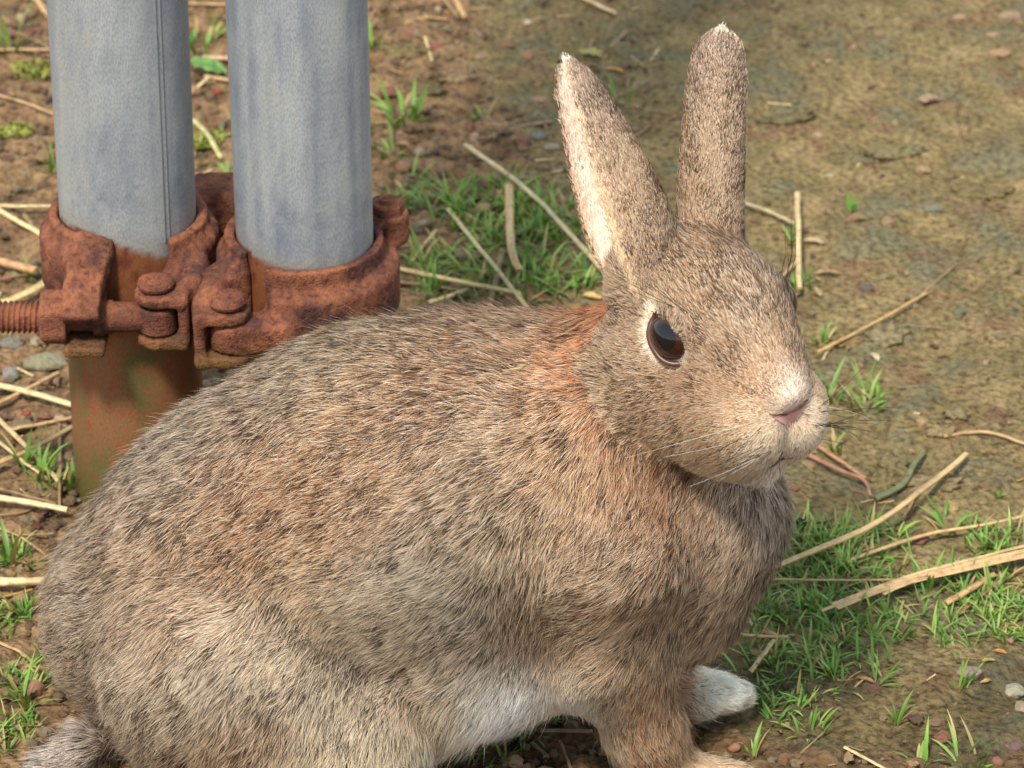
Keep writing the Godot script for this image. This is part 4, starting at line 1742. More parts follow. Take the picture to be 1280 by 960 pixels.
func make_litter() -> void:
	# --- left of the poles
	straw([[-30, 256, 3], [30, 258, 4], [76, 257, 3]], 6, PALE, "thin pale straw ending at the left clamp's upper rim")
	straw([[-20, 252, 3], [20, 275, 4], [54, 294, 3]], 8, lin(228, 204, 148), "bright pale straw slanting down to the left clamp's rim")
	straw([[30, 268, 2], [52, 298, 1]], 6, DULL, "short dull stub below the two straws at the left clamp's rim")
	straw([[-20, 322, 4], [46, 339, 4]], 13, lin(196, 150, 104), "thick tan cut stalk left of the big nut", "straw", "straw", 0.8, 1.0)
	straw([[-20, 352, 2], [40, 342, 2]], 5, REDDISH, "thin reddish stalk just under the thick tan cut stalk")
	straw([[-30, 388, 3], [20, 372, 5], [62, 350, 4]], 15, lin(208, 186, 126), "frayed flat yellow straw just above the threaded bolt", "straw", "straw", 0.3, 0.7)
	straw([[-30, 476, 4], [30, 489, 5], [90, 506, 4]], 10, lin(224, 200, 148), "bright straw running under the bolt to the rusty pole foot")
	straw([[-20, 512, 3], [30, 488, 4], [72, 466, 3]], 7, TAN, "tan straw crossing the bright one beside the long smooth stone")
	straw([[-14, 512, 4], [34, 560, 5], [78, 606, 2]], 7, lin(206, 178, 124), "straw slanting steeply down towards the rabbit's rump")
	straw([[-10, 545, 3], [26, 574, 4], [60, 600, 2]], 5, PALE, "thinner straw beside the steeply slanting one")
	straw([[-20, 586, 4], [40, 561, 5], [90, 534, 3]], 8, lin(190, 158, 106), "straw rising to the right below the red brick chip")
	straw([[8, 537, 3], [50, 530, 4], [90, 522, 3]], 6, TAN, "short level straw touching the rusty pole foot")
	straw([[-30, 618, 5], [30, 627, 6], [84, 637, 4]], 11, lin(230, 206, 156), "thick bright straw pointing at the rabbit's rump")
	straw([[-20, 606, 3], [20, 616, 4], [66, 628, 3]], 4, DULL, "thin straw lying along the top of the thick bright one")
	straw([[-20, 655, 2], [20, 668, 3], [56, 693, 2]], 4, TAN, "thin tan straw sloping to the rabbit's rump above the left tufts")
	straw([[-20, 671, 2], [66, 667, 3]], 4, DULL, "thin level straw crossing the thin tan one")
	straw([[-20, 645, 2], [30, 640, 2], [56, 625, 1]], 4, DULL, "grey bent stalk under the thick bright straw")
	straw([[74, 530, 3], [75, 585, 4], [74, 642, 2]], 4, DULL, "thin brown stem lying straight below the pole foot's left edge")
	straw([[-20, 727, 5], [20, 727, 6], [56, 726, 4]], 15, lin(226, 200, 150), "thickest bright straw poking out behind the rabbit's rump")
	straw([[-20, 752, 2], [40, 737, 3]], 4, lin(180, 130, 70), "thin orange straw under the thickest bright one")
	straw([[-10, 800, 2], [20, 812, 2], [32, 822, 1]], 5, TAN, "short straw among the lower left tufts")
	# --- far left, behind the pole
	straw([[36, -14, 2], [62, 22, 2]], 9, TAN, "short tan straw beside the seamed pole near the far edge")
	straw([[-10, 117, 2], [30, 128, 3], [70, 144, 2]], 5, TAN, "tan straw reaching the seamed pole half way up")
	straw([[10, 36, 2], [64, 60, 3]], 4, DULL, "dull straw behind the tall grass blades at far left")
	straw([[-10, 62, 2], [66, 62, 3]], 6, TAN, "level straw crossing the tall grass blades at far left")
	# --- between the poles
	straw([[254, 72, 2], [294, 73, 3]], 9, lin(196, 158, 126), "stubby pinkish stalk between the poles behind the broad leaf")
	straw([[256, 95, 2], [296, 102, 3]], 7, TAN, "tan stalk between the poles just in front of the broad leaf")
	straw([[232, 122, 2], [262, 95, 3]], 5, PALE, "pale thin stalk between the poles rising to the leaf's base")
	straw([[242, 150, 2], [262, 172, 5], [276, 198, 2]], 7, lin(196, 188, 128), "yellowish withered blade hanging between the poles")
	straw([[228, 4, 2], [290, 6, 2]], 5, TAN, "thin straw between the poles at the far edge")
	# --- middle, beyond the rabbit's back
	straw([[582, 181, 6], [664, 242, 9], [752, 336, 8]], 7, lin(204, 184, 138), "longest pale straw, slanting over the grass towards the near ear")
	straw([[637, 232, 5], [637, 285, 8], [641, 318, 8], [649, 338, 5]], 11, lin(198, 166, 112), "thick curved tan stalk standing out of the grass patch", "straw", "straw", 0.8, 0.85)
	straw([[560, 262, 4], [606, 318, 7], [662, 388, 5]], 6, lin(190, 172, 122), "greenish pale straw slanting to the rabbit's back")
	straw([[492, 334, 4], [560, 349, 6], [646, 366, 5]], 8, lin(206, 180, 122), "long straw lying from the right clamp across the grass")
	straw([[628, 312, 3], [620, 348, 4], [611, 388, 2]], 8, DULL, "flat brown stalk beside the foot of the thick curved one", "straw", "straw", 0.5)
	straw([[498, 352, 2], [590, 364, 3]], 5, DULL, "dull straw under the long one beside the right clamp")
	straw([[545, 288, 3], [530, 306, 3], [512, 330, 2]], 5, TAN, "short straw slanting down beside the right clamp's nut")
	straw([[536, 378, 2], [584, 362, 3]], 7, PALE, "short pale straw just behind the rabbit's back")
	straw([[566, -8, 2], [581, 22, 2]], 8, TAN, "stubby straw pointing down from the far edge between pole and ear")
	straw([[552, -4, 2], [573, 22, 2]], 5, DULL, "thin straw beside the stubby one at the far edge")
	straw([[506, 29, 2], [530, 22, 2], [560, 24, 1]], 5, TAN, "short bent straw right of the smooth pole's top")
	straw([[531, 46, 2], [540, 76, 1]], 4, PALE, "tiny straw standing beside a red chip right of the smooth pole")
	straw([[726, -4, 2], [770, 17, 2]], 7, lin(206, 176, 130), "pale straw at the far edge left of the tall ear")
	straw([[782, 40, 2], [762, 60, 1]], 6, DULL, "short brown twig between the two ears near the far edge")
	straw([[690, 152, 1], [650, 158, 1], [610, 172, 0.5]], 6, DULL, "brown stem lying just left of the near ear")
	straw([[770, 120, 1], [800, 110, 1]], 4, DULL, "faint stem behind the small tuft between the ears")
	# --- right of the head
	straw([[997, 241, 6], [998, 300, 10], [999, 360, 6]], 7, lin(206, 180, 130), "upright-lying pale straw just right of the rabbit's forehead")
	straw([[926, 252, 3], [960, 264, 4], [993, 279, 4]], 6, lin(186, 166, 126), "pale straw from the far ear's base to the upright-lying straw")
	straw([[996, 326, 3], [976, 348, 2]], 4, TAN, "short stem tucked behind the far eye")
	straw([[1022, 440, 3], [1090, 405, 4], [1158, 366, 2]], 5, lin(190, 156, 96), "long thin golden straw right of the far eye")
	straw([[1130, 405, 1], [1182, 411, 0.5]], 2.5, DULL, "hair-thin stem lying past the grey crust flake")
	straw([[958, 712, 6], [1080, 662, 9], [1150, 615, 9], [1208, 568, 5]], 9, lin(202, 170, 118), "long thick straw rising from the rabbit's chest over the flakes")
	straw([[1006, 566, 4], [1050, 588, 5], [1080, 600, 4], [1088, 620, 2]], 7, lin(172, 122, 92), "reddish bent stem below the rabbit's chin", "stem", "stem", 0.9, 0.6)
	straw([[1020, 556, 3], [1056, 580, 4], [1082, 598, 3]], 6, lin(186, 140, 98), "brown stem joining the reddish bent one below the chin", "stem", "stem", 0.9, 0.7)
	straw([[1094, 624, 2], [1128, 606, 3], [1140, 585, 4], [1155, 564, 3]], 9, GREENISH, "grey green bent twig between the crust flakes", "twig", "twig", 0.9, 0.7)
	straw([[1058, 702, 3], [1150, 670, 4], [1230, 656, 5], [1300, 640, 4]], 6, lin(196, 164, 112), "thin wavy straw running to the right edge below the thick one")
	var sheaf := Build.new()
	for q in [[0, 0, 9], [6, 5, 7], [-14, 3, 6], [30, -4, 6], [64, 3, 5]]:
		stalk_shape(sheaf, [[1040 + q[0], 757 + q[1] - q[0] * 0.27, 5], [1130 + q[0] * 0.6, 725 + q[1] - q[0] * 0.16, 7], [1300, 684 + q[1] * 1.6, 6]], q[2], lin(210, 174, 122) * rng.randf_range(0.85, 1.08), 0.45, 0.85)
	solo("straw", finish(sheaf), mat("straw"), "broad flat straw split lengthwise, running to the right edge", "straw", "dry stalks lying about on the soil")
	straw([[1070, 742, 2], [1160, 722, 3], [1250, 702, 3]], 7, DULL, "dull straw lying along the underside of the broad one")
	straw([[955, 724, 4], [1040, 725, 6], [1118, 725, 4]], 4, TAN, "thin level straw in the grass beside the rabbit's chest")
	straw([[1182, 754, 3], [1210, 738, 4], [1242, 718, 3]], 10, lin(190, 152, 104), "short thick straw under the broad one's right half")
	straw([[1195, 770, 2], [1250, 726, 3]], 5, REDDISH, "thin reddish straw beside the short thick one")
	straw([[872, 786, 3], [930, 794, 4], [985, 796, 3]], 6, TAN, "straw lying just behind the far forepaw")
	straw([[938, 840, 2], [968, 800, 4]], 7, lin(200, 172, 122), "short straw leaning up beyond the far forepaw's toes")
	straw([[946, 800, 2], [954, 826, 1]], 4, DULL, "tiny stalk crossing the leaning straw at the far forepaw")
	straw([[884, 812, 2], [936, 802, 2]], 4, GREENISH, "grey green stalk touching the rabbit's chest fur")
	straw([[1056, 934, 2], [1112, 964, 2]], 5, PALE, "pale thin straw at the lower right near the tufts")
	straw([[1180, 545, 1], [1235, 540, 2], [1300, 562, 2]], 6, lin(186, 152, 104), "straw half buried in the olive crust at right")
	straw([[1128, 652, 1], [1150, 608, 2]], 4, DULL, "thin brown stem crossing under the long thick straw")
	straw([[1150, 370, 0.5], [1182, 342, 1], [1196, 330, 0.5]], 3, DULL, "faint crooked root on the olive crust right of the golden straw")
	straw([[676, 913, 3], [740, 914, 3]], 6, DULL, "short level straw in the shade under the belly")
	straw([[700, 926, 2], [716, 966, 2]], 5, DULL, "brown straw pointing at the viewer in the shade under the belly")
	straw([[664, 928, 1], [686, 946, 1]], 7, lin(110, 110, 78), "flat withered blade in the shade under the belly", "straw", "straw", 0.3)
	straw([[1075, 642, 3], [1085, 690, 4]], 3, DULL, "upright thin stem in the dark grass right of the chest")
	straw([[1000, 942, 1], [1030, 915, 2]], 3, DULL, "thin stem in the lower tufts beyond the near forepaw")
	# --- stones
	pebble(57, 457, 29, 10, lin(150, 140, 108), "long smooth olive stone touching the rusty pole foot", "pebble", "pebble", "pebbles and clods on the soil", 0.40)
	pebble(13, 470, 11, 7, lin(150, 140, 130), "small round grey stone beside the long smooth olive one", "pebble", "pebble", "pebbles and clods on the soil", 0.8)
	pebble(14, 432, 19, 8, lin(132, 120, 104), "flat grey stone under the threaded bolt", "pebble", "pebble", "pebbles and clods on the soil", 0.4)
	pebble(45, 428, 8, 7, lin(168, 150, 116), "small cream stone between bolt and olive stone")
	pebble(28, 536, 16, 8, lin(134, 112, 82), "brown round stone crossed by straws left of the pole foot")
	pebble(33, 518, 7, 4, lin(158, 82, 60), "red brick chip among the straws left of the pole foot", "brick_chip", "brick chip")
	pebble(57, 521, 8, 4, lin(145, 98, 73), "dull red chip touching the brighter red brick chip", "brick_chip", "brick chip")
	pebble(80, 548, 7, 8, lin(135, 92, 75), "reddish chip close against the rusty pole foot", "brick_chip", "brick chip")
	pebble(660, 29, 6, 4, lin(208, 186, 150), "cream pebble at the far edge left of the near ear")
	pebble(545, 60, 8, 5, lin(144, 88, 65), "red chip right of the smooth pole near the far edge", "brick_chip", "brick chip")
	pebble(512, 42, 7, 5, lin(153, 96, 73), "orange red chip close to the smooth pole", "brick_chip", "brick chip")
	pebble(487, 118, 13, 7, lin(135, 84, 65), "red brown chip above the tuft beside the smooth pole", "brick_chip", "brick chip")
	pebble(655, 178, 9, 7, lin(135, 84, 69), "red chip at the upper rim of the grass patch", "brick_chip", "brick chip")
	pebble(690, 186, 11, 5, lin(168, 152, 126), "pale flat stone between grass patch and near ear")
	pebble(673, 172, 9, 5, lin(130, 128, 118), "grey stone beside the red chip above the grass patch")
	pebble(510, 285, 12, 5, lin(170, 108, 78), "orange red flat chip right of the right clamp", "brick_chip", "brick chip")
	pebble(530, 280, 8, 4, lin(172, 150, 118), "pale chip next to the flat orange red one")
	pebble(675, 374, 6, 5, lin(158, 92, 58), "orange chip behind the rabbit's nape", "brick_chip", "brick chip")
	pebble(272, 115, 5, 4, lin(167, 70, 42), "bright red chip between the poles", "brick_chip", "brick chip")
	pebble(635, 58, 12, 6, lin(138, 104, 76), "brown clod left of the near ear's tip", "soil_clod", "clod")
	pebble(676, 128, 11, 7, lin(176, 140, 108), "pinkish clod beside the near ear's edge", "soil_clod", "clod")
	pebble(600, 73, 8, 4, lin(172, 140, 110), "small pale clod in the brown soil beyond the grass patch", "soil_clod", "clod")
	pebble(660, 70, 8, 6, lin(166, 122, 82), "tan clod between the near ear's tip and the cream pebble", "soil_clod", "clod")
	pebble(1161, 128, 14, 6, lin(168, 136, 104), "largest tan clod on the olive crust right of the tall ear", "soil_clod", "clod")
	pebble(1154, 214, 9, 4, lin(176, 146, 110), "tan clod straight below the largest one on the crust", "soil_clod", "clod")
	pebble(1023, 170, 6, 4, lin(180, 152, 116), "small cream clod right of the tall ear's middle", "soil_clod", "clod")
	pebble(1038, 221, 7, 4, lin(176, 156, 116), "pale clod between the tall ear and the tan clods", "soil_clod", "clod")
	pebble(1166, 264, 12, 4, lin(132, 126, 108), "grey flat stone on the crust with a dark underside")
	pebble(1110, 278, 8, 6, lin(160, 126, 92), "tan clod left of the flat grey stone", "soil_clod", "clod")
	pebble(1067, 277, 6, 4, lin(164, 132, 98), "small clod right of the pale upright-lying straw", "soil_clod", "clod")
	pebble(1199, 24, 9, 5, lin(184, 142, 112), "pinkish clod near the far right corner", "soil_clod", "clod")
	pebble(1262, 24, 15, 4, lin(162, 134, 110), "long pinkish clod at the far right corner", "soil_clod", "clod")
	pebble(1250, 70, 14, 5, lin(172, 136, 100), "flat tan clod at the right edge below the corner ones", "soil_clod", "clod")
	pebble(1240, 46, 9, 3, lin(176, 138, 106), "thin tan clod between the corner clods", "soil_clod", "clod")
	pebble(929, 299, 7, 4, lin(180, 152, 116), "cream clod at the far ear's base", "soil_clod", "clod")
	pebble(1084, 361, 8, 5, lin(110, 100, 88), "dark grey clod beside the golden straw", "soil_clod", "clod")
	pebble(1152, 528, 8, 5, lin(170, 140, 102), "tan clod against the left end of the crust flake", "soil_clod", "clod")
	pebble(1211, 841, 16, 8, lin(156, 128, 120), "pinkish grey flat stone at the lower right", "pebble", "pebble", "pebbles and clods on the soil", 0.3)
	pebble(1233, 838, 6, 6, lin(132, 80, 62), "dark red chip touching the pinkish grey stone", "brick_chip", "brick chip")
	pebble(1268, 866, 13, 9, lin(166, 154, 132), "pale pocked stone at the lower right edge", "pebble", "pebble", "pebbles and clods on the soil", 0.7)
	pebble(1277, 886, 10, 8, lin(160, 138, 112), "brown stone under the pale pocked one")
	pebble(1269, 898, 6, 5, lin(150, 108, 92), "small reddish stone under the pale pocked one")
	pebble(1268, 936, 14, 5, lin(122, 92, 84), "long dark red stone at the lower right corner")
	pebble(1092, 862, 9, 5, lin(116, 74, 58), "dark red brown clod below the dark grass", "soil_clod", "clod")
	pebble(1178, 924, 11, 7, lin(136, 88, 66), "red brown clod behind the lowest right tuft", "soil_clod", "clod")
	pebble(1170, 905, 12, 4, lin(136, 104, 78), "brown flat clod right of the lone lower sprout", "soil_clod", "clod")
	pebble(1000, 656, 9, 5, lin(30, 30, 36), "black dropping in the grass beside the rabbit's chest", "dropping", "dropping", "", 0.7)
	pebble(1012, 583, 9, 8, lin(166, 132, 92), "tan clod below the rabbit's chin", "soil_clod", "clod")
	pebble(1190, 636, 8, 9, lin(178, 148, 92), "yellowish clod below the largest crust flake", "soil_clod", "clod")
	# --- crust flakes and leaves
	flake(1106, 420, 26, 13, lin(138, 124, 92), "large grey crust flake right of the far eye", 0.5)
	flake(1060, 428, 20, 8, lin(140, 118, 80), "olive crust flake under the golden straw", -0.3)
	flake(1176, 540, 18, 6, lin(142, 124, 90), "crust flake with a curled edge at the right", 0.2)
	flake(1196, 518, 16, 6, lin(132, 118, 88), "darker crust flake overlapping the curled one", -0.2)
	flake(1120, 585, 15, 16, lin(128, 114, 80), "upright olive crust flake beside the grey green twig", 0.4)
	flake(1105, 604, 16, 12, lin(132, 116, 78), "olive crust flake left of the grey green twig", 0.0)
	flake(1165, 606, 36, 11, lin(138, 122, 88), "largest crust flake, under the long thick straw", 0.1)
	flake(572, 96, 22, 8, lin(146, 122, 92), "pale crust flake beyond the grass patch", 0.1)
	flake(530, 112, 28, 8, lin(112, 98, 70), "dark crust flake right of the smooth pole", -0.1)
	flake(505, 66, 26, 9, lin(124, 108, 72), "olive crust flake right of the smooth pole's middle", 0.0)
	flake(1120, 190, 40, 9, lin(126, 116, 82), "wide smooth crust plate right of the tall ear", 0.1, 0.02)
	flake(1225, 240, 36, 10, lin(124, 108, 74), "cracked crust plate at the right edge", -0.2, 0.03)
	flake(985, 148, 30, 7, lin(118, 108, 78), "grey crust plate beside the tall ear", 0.15, 0.02)
	leaf(768, 88, 26, 8, 80, lin(196, 134, 66), "small orange leaf between the ears")
	leaf(742, 68, 40, 16, 75, lin(156, 142, 76), "yellow green leaf between the ears near the far edge", "dead_leaf", "leaf", 0.15)
	leaf(1250, 815, 17, 7, 70, lin(180, 124, 56), "orange leaf at the lower right in the tufts")
	leaf(1236, 826, 18, 7, 100, lin(150, 138, 62), "yellow leaf below the orange one at the lower right")
	leaf(1233, 852, 18, 6, 115, lin(170, 128, 72), "tan leaf beside the pinkish grey stone")
	leaf(1018, 303, 32, 9, 82, lin(176, 150, 108), "tan dry leaf right of the pale upright-lying straw")
	leaf(1034, 342, 34, 9, 96, lin(150, 116, 80), "brown dry leaf below the tan one right of the forehead")
	leaf(1094, 446, 18, 9, 20, lin(192, 172, 128), "cream leaf scrap under the large grey flake")
	leaf(1022, 365, 22, 6, 20, lin(156, 130, 92), "narrow brown leaf scrap right of the far eye")
	leaf(740, 371, 24, 10, 80, lin(196, 160, 100), "tan leaf behind the rabbit's nape")
	leaf(960, 792, 24, 8, 80, lin(176, 138, 78), "small tan leaf behind the far forepaw")
	leaf(1038, 800, 16, 9, 90, lin(166, 128, 70), "ochre leaf in the dark grass beyond the far forepaw")
	leaf(1082, 850, 26, 6, 70, lin(150, 110, 70), "narrow brown leaf below the dark grass")
	leaf(258, 84, 52, 30, 82, lin(96, 132, 62), "broad green leaf lying between the two poles", "broad_leaf", "leaf", 0.12, 0.0, 0.25, 4.0)
	leaf(868, 906, 38, 14, 75, lin(84, 104, 70), "broad grey green leaf under the near foreleg", "broad_leaf", "leaf", 0.2, 0.0, 0.1, 2.0)
	# --- crumbs, chips and straw scraps nobody could count
	for kind in 4:
		var mm := MultiMesh.new()
		mm.transform_format = MultiMesh.TRANSFORM_3D
		mm.use_colors = true
		mm.mesh = stone_mesh(300 + kind, Vector3(1, 0.62, 0.8), Color(1, 1, 1), 6, 0.3, kind % 2 == 0)
		var count: int = [9000, 9000, 8000, 1200][kind]
		mm.instance_count = count
		for k in count:
			var x := rng.randf_range(-0.42, 0.42)
			var z := rng.randf_range(-1.75, -0.82)
			var ms := mossy(x, z)
			var tries := 0
			while ms > rng.randf() * 1.5 and tries < 2:
				x = rng.randf_range(-0.42, 0.42)
				z = rng.randf_range(-1.75, -0.82)
				ms = mossy(x, z)
				tries += 1
			var sz := 0.00034 * exp(pow(rng.randf(), 1.6) * 2.1) * (1.0 if kind < 3 else 1.5) * lerpf(1.0, 0.6, ms)
			var bs := Basis.from_euler(Vector3(rng.randf_range(-0.5, 0.5), rng.randf() * TAU, rng.randf_range(-0.5, 0.5))).scaled(Vector3(sz, sz, sz) * rng.randf_range(0.8, 1.25))
			mm.set_instance_transform(k, Transform3D(bs, Vector3(x, ground_h(x, z) + sz * 0.4, z)))
			var c := lin(122, 96, 66).lerp(lin(90, 70, 48), rng.randf())
			if kind == 2: c = lin(146, 118, 84).lerp(lin(120, 112, 88), rng.randf())
			if kind == 3: c = lin(142, 84, 60).lerp(lin(176, 150, 118), rng.randf())
			mm.set_instance_color(k, c * rng.randf_range(0.8, 1.15))
		var o := MultiMeshInstance3D.new()
		o.name = numbered("soil_crumbs")
		o.multimesh = mm
		o.material_override = mat("stone")
		add_child(o)
		tag(o, ["brown rounded soil crumbs scattered over the ground", "brown angular soil crumbs scattered over the ground", "pale grit scattered over the ground", "reddish and cream grit scattered over the ground"][kind], "soil crumbs", "", "stuff")
	var scraps := MultiMesh.new()
	scraps.transform_format = MultiMesh.TRANSFORM_3D
	scraps.use_colors = true
	scraps.mesh = finish(leaf_shape(1.0, 0.3, Color(1, 1, 1), 0.4, 0.6, 77))
	scraps.instance_count = 900
	for k in 900:
		var x := rng.randf_range(-0.40, 0.40)
		var z := rng.randf_range(-1.65, -0.84)
		if mossy(x, z) > 0.5 and rng.randf() < 0.8:
			x = rng.randf_range(-0.40, 0.10)
		var sz := rng.randf_range(0.0022, 0.0075)
		var bs := Basis.from_euler(Vector3(rng.randf_range(-0.4, 0.4), rng.randf() * TAU, rng.randf_range(-0.5, 0.5))).scaled(Vector3(sz * rng.randf_range(0.6, 1.5), sz, sz))
		scraps.set_instance_transform(k, Transform3D(bs, Vector3(x, ground_h(x, z) + 0.0012, z)))
		scraps.set_instance_color(k, [lin(112, 66, 50), lin(92, 66, 46), lin(150, 116, 76), lin(124, 92, 60), lin(104, 100, 70)][rng.randi() % 5] * rng.randf_range(0.8, 1.1))
	var scrap_node := MultiMeshInstance3D.new()
	scrap_node.name = numbered("leaf_scraps")
	scrap_node.multimesh = scraps
	scrap_node.material_override = mat("leaf")
	add_child(scrap_node)
	tag(scrap_node, "dry brown leaf scraps scattered over soil and grass", "leaf scraps", "", "stuff")
	var b := Build.new()
	for k in 900:
		var px := rng.randf_range(-420, 1600)
		var py := rng.randf_range(-20, 1000)
		if px > 820 and px < 1300 and rng.randf() < 0.55 + 0.3 * float(py < 560): continue
		var a := rng.randf() * TAU
		var l := rng.randf_range(6, 34)
		stalk_shape(b, [[px, py, 0.8], [px + cos(a) * l, py + sin(a) * l * 0.5, 0.8]], rng.randf_range(1.6, 4.0), [PALE, TAN, DULL, DULL, REDDISH][rng.randi() % 5], 0.6)
	solo("straw_litter", finish(b), mat("straw"), "scraps of broken straw scattered over the soil", "straw litter", "", "stuff")

# ================================================================ grass
func blade(b: Build, base: Vector3, head: float, l: float, w: float, lean: float, droop: float, col: Color) -> void:
	var dirv := Vector3(cos(head), 0, sin(head))
	var side_ := Vector3(-sin(head), 0, cos(head))
	var pts := []
	var cols := []
	var rows := 5
	var p := base
	var ang := lean
	for i in rows:
		var t := i / 4.0
		var hw: float = w * 0.5 * [0.55, 0.95, 1.0, 0.62, 0.04][i]
		var up := Vector3.UP * cos(ang) + dirv * sin(ang)
		var nrm := dirv * cos(ang) - Vector3.UP * sin(ang)
		pts.append(p - side_ * hw - nrm * hw * 0.35)
		pts.append(p)
		pts.append(p + side_ * hw - nrm * hw * 0.35)
		var c := col * lerpf(0.8, 1.12, t)
		if i == 0: c = c.lerp(lin(150, 150, 100), 0.35)
		cols.append(c)
		cols.append(c * 1.08)
		cols.append(c)
		p += up * (l / 4.0)
		ang += droop * 0.3
	b.grid(pts, rows, 3, false, cols)

var GREENS := [lin(116, 152, 62), lin(96, 132, 50), lin(136, 164, 78), lin(106, 140, 64)]

func tuft_shape(b: Build, px: float, py: float, n: int, lpx: float, spread: float, wpx := 6.0, flat := 0.7) -> void:
	var c := on_ground(px, py)
	var s := px_mm(c)
	for k in n:
		var a := rng.randf() * TAU
		var r := sqrt(rng.randf()) * spread * s
		var p := c + Vector3(cos(a) * r, 0, sin(a) * r * 1.4)
		p.y = ground_h(p.x, p.z) - 0.0005
		var out := a + rng.randfn() * 0.7
		blade(b, p, out, lpx * s * rng.randf_range(0.4, 1.4), wpx * 0.8 * s * rng.randf_range(0.6, 1.25), flat * rng.randf_range(0.2, 1.2), rng.randf_range(0.1, 0.9), (GREENS[rng.randi() % 4] if rng.randf() < 0.86 else lin(176, 154, 102)) * rng.randf_range(0.72, 1.2))

func tuft(px: float, py: float, n: int, lpx: float, spread: float, label: String, wpx := 6.0, flat := 0.8) -> void:
	var b := Build.new()
	tuft_shape(b, px, py, n, lpx, spread, wpx, flat)
	solo("grass_tuft", finish(b), mat("grass"), label, "grass tuft", "grass tufts on the bare soil")

func patch(spots: Array, label: String) -> void:
	# spots: [px, py, reach px, sprays]
	var b := Build.new()
	for q in spots:
		for k in q[3]:
			var a := rng.randf() * TAU
			var r := sqrt(rng.randf())
			tuft_shape(b, q[0] + cos(a) * r * q[2], q[1] + sin(a) * r * q[2] * 0.6, rng.randi_range(3, 6), 34, 6, 4.2, 1.0)
	solo("grass", finish(b), mat("grass"), label, "grass", "", "stuff")

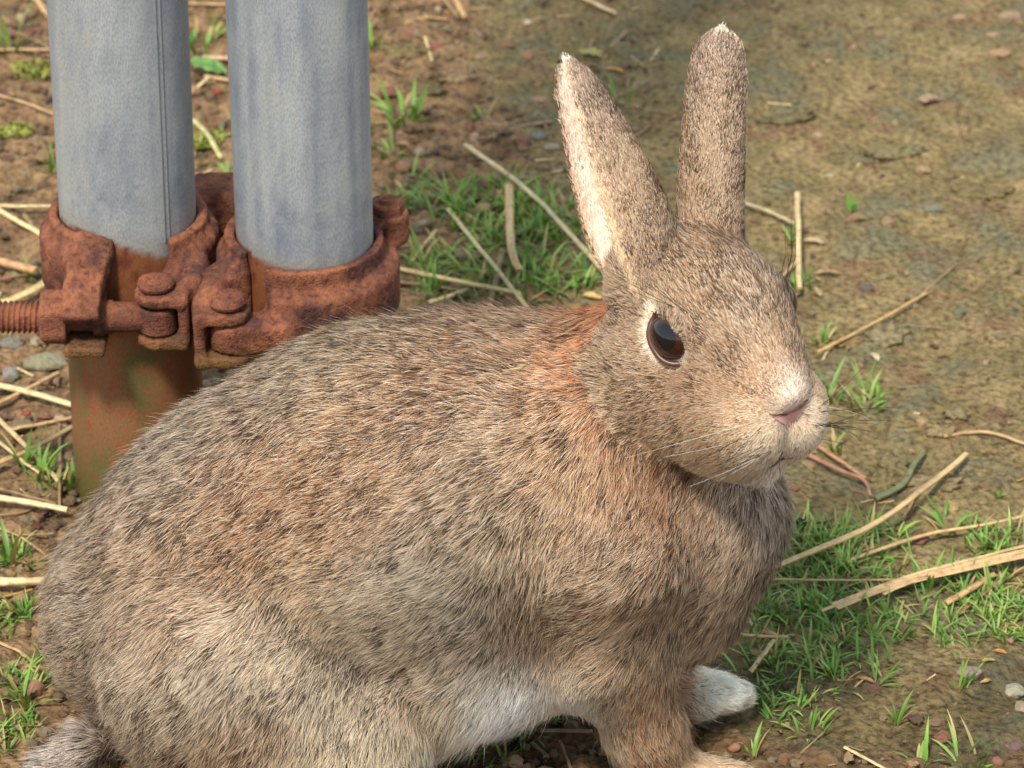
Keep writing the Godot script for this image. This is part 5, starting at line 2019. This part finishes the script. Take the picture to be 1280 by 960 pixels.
func make_grass() -> void:
	patch([[540, 250, 60, 26], [620, 270, 70, 64], [690, 280, 60, 46], [600, 335, 90, 66], [700, 345, 50, 24], [520, 350, 30, 10]], "patch of short grass beyond the rabbit's back")
	patch([[1010, 690, 60, 66], [1080, 690, 60, 44], [980, 740, 60, 52], [1090, 760, 80, 56], [1010, 800, 80, 46], [980, 850, 70, 40], [1060, 830, 60, 20]], "dark green grass in the rabbit's shadow")
	patch([[1250, 680, 40, 24], [1230, 740, 60, 42], [1270, 780, 40, 28], [1200, 790, 40, 14]], "grass at the right edge round the broad straw")
	patch([[20, 700, 30, 12], [10, 780, 30, 14], [30, 850, 40, 22], [20, 920, 40, 20], [60, 600, 30, 8]], "grass along the left edge behind the rabbit's rump")
	patch([[640, 915, 40, 12], [690, 895, 30, 8], [600, 960, 40, 8], [700, 830, 60, 16]], "sparse grass in the shade under the belly")
	tuft(503, 152, 26, 46, 20, "bright bushy tuft right of the smooth pole", 7)
	tuft(470, 62, 7, 34, 8, "small tuft peeping out beside the smooth pole's edge")
	tuft(490, 195, 12, 34, 14, "low tuft below the bushy one right of the smooth pole")
	tuft(250, 58, 24, 32, 22, "leafy tuft between the two poles behind the broad leaf")
	tuft(292, 50, 8, 30, 10, "small tuft against the smooth pole's left edge")
	tuft(246, 205, 10, 24, 10, "low tuft between the poles just above the clamps")
	tuft(286, 220, 9, 30, 8, "tuft between the poles close to the smooth pole")
	tuft(14, 60, 12, 70, 14, "tall dark tuft at the far left edge", 7, 0.6)
	tuft(66, 215, 8, 44, 6, "thin tuft hugging the seamed pole's left edge", 6, 0.5)
	tuft(36, 350, 6, 28, 6, "tiny sprout beside the thick tan cut stalk")
	tuft(776, 128, 14, 32, 12, "small tuft seen between the two ears")
	tuft(605, 150, 7, 26, 8, "tiny sprout alone on the soil above the grass patch")
	tuft(1062, 264, 7, 20, 5, "tiny green sprout on the crust right of the tall ear")
	tuft(990, 302, 8, 24, 5, "tiny sprout at the foot of the upright-lying straw's middle")
	tuft(1002, 360, 12, 22, 12, "low round sprout at the lower end of the upright-lying straw")
	tuft(1026, 428, 12, 28, 10, "sprout right of the rabbit's far cheek", 5)
	tuft(1082, 508, 26, 46, 18, "bright tuft right of the rabbit's nose")
	tuft(1040, 500, 14, 40, 12, "tuft touching the rabbit's whiskers", 6)
	tuft(1045, 565, 8, 30, 8, "small sprout below the whiskers")
	tuft(1160, 735, 16, 40, 16, "leaning tuft over the broad straw's middle", 6)
	tuft(1185, 660, 14, 40, 14, "sprawling tuft where the wavy straw crosses", 6)
	tuft(1246, 622, 5, 22, 4, "tiny lone sprout on the olive crust at right")
	tuft(1120, 905, 8, 46, 5, "lone upright sprout in the lower right soil", 6, 0.5)
	tuft(1012, 914, 20, 28, 20, "pale low tuft beyond the near forepaw", 5)
	tuft(968, 905, 14, 26, 12, "low tuft between the two forepaws", 5)
	tuft(942, 948, 8, 40, 6, "upright tuft beside the near forepaw's toes", 6, 0.5)
	tuft(1206, 958, 18, 44, 20, "tuft at the lower right frame edge", 6)
	tuft(1150, 960, 8, 46, 10, "thin tuft left of the lowest right one", 6)
	tuft(1200, 862, 8, 34, 8, "sprout left of the pale pocked stone", 5)
	tuft(28, 588, 8, 52, 6, "upright bright tuft left of the rusty pole foot", 8, 0.35)
	tuft(54, 600, 9, 62, 8, "taller bright tuft beside the rusty pole foot", 8, 0.35)
	tuft(88, 606, 8, 34, 8, "small tuft at the very foot of the rusty pole", 6, 0.5)
	tuft(12, 706, 8, 66, 8, "upright tuft at the left edge above the thickest straw", 8, 0.35)
	tuft(22, 762, 10, 50, 12, "tuft at the left edge under the thickest straw", 8)
	tuft(30, 880, 12, 50, 14, "tuft at the lower left beside the rump", 7)
	# yellow mossy cushions
	for q in [[262, 178, 22, "yellow green moss cushion between the two poles"], [40, 92, 26, "yellow green moss cushion left of the seamed pole"], [20, 168, 24, "thin yellow moss at the far left below the tall tuft"]]:
		var b := Build.new()
		var c := on_ground(q[0], q[1])
		var s := px_mm(c)
		for k in 170:
			var a := rng.randf() * TAU
			var r: float = sqrt(rng.randf()) * q[2] * s
			var p := c + Vector3(cos(a) * r, 0, sin(a) * r * 1.2)
			p.y = ground_h(p.x, p.z) + rng.randf() * 0.002
			blade(b, p, rng.randf() * TAU, 7 * s * rng.randf_range(0.6, 1.3), 4.5 * s, rng.randf_range(0.3, 1.3), 0.4, lin(150, 146, 62).lerp(lin(116, 128, 52), rng.randf()))
		solo("moss_cushion", finish(b), mat("grass"), q[3], "moss", "mossy cushions")
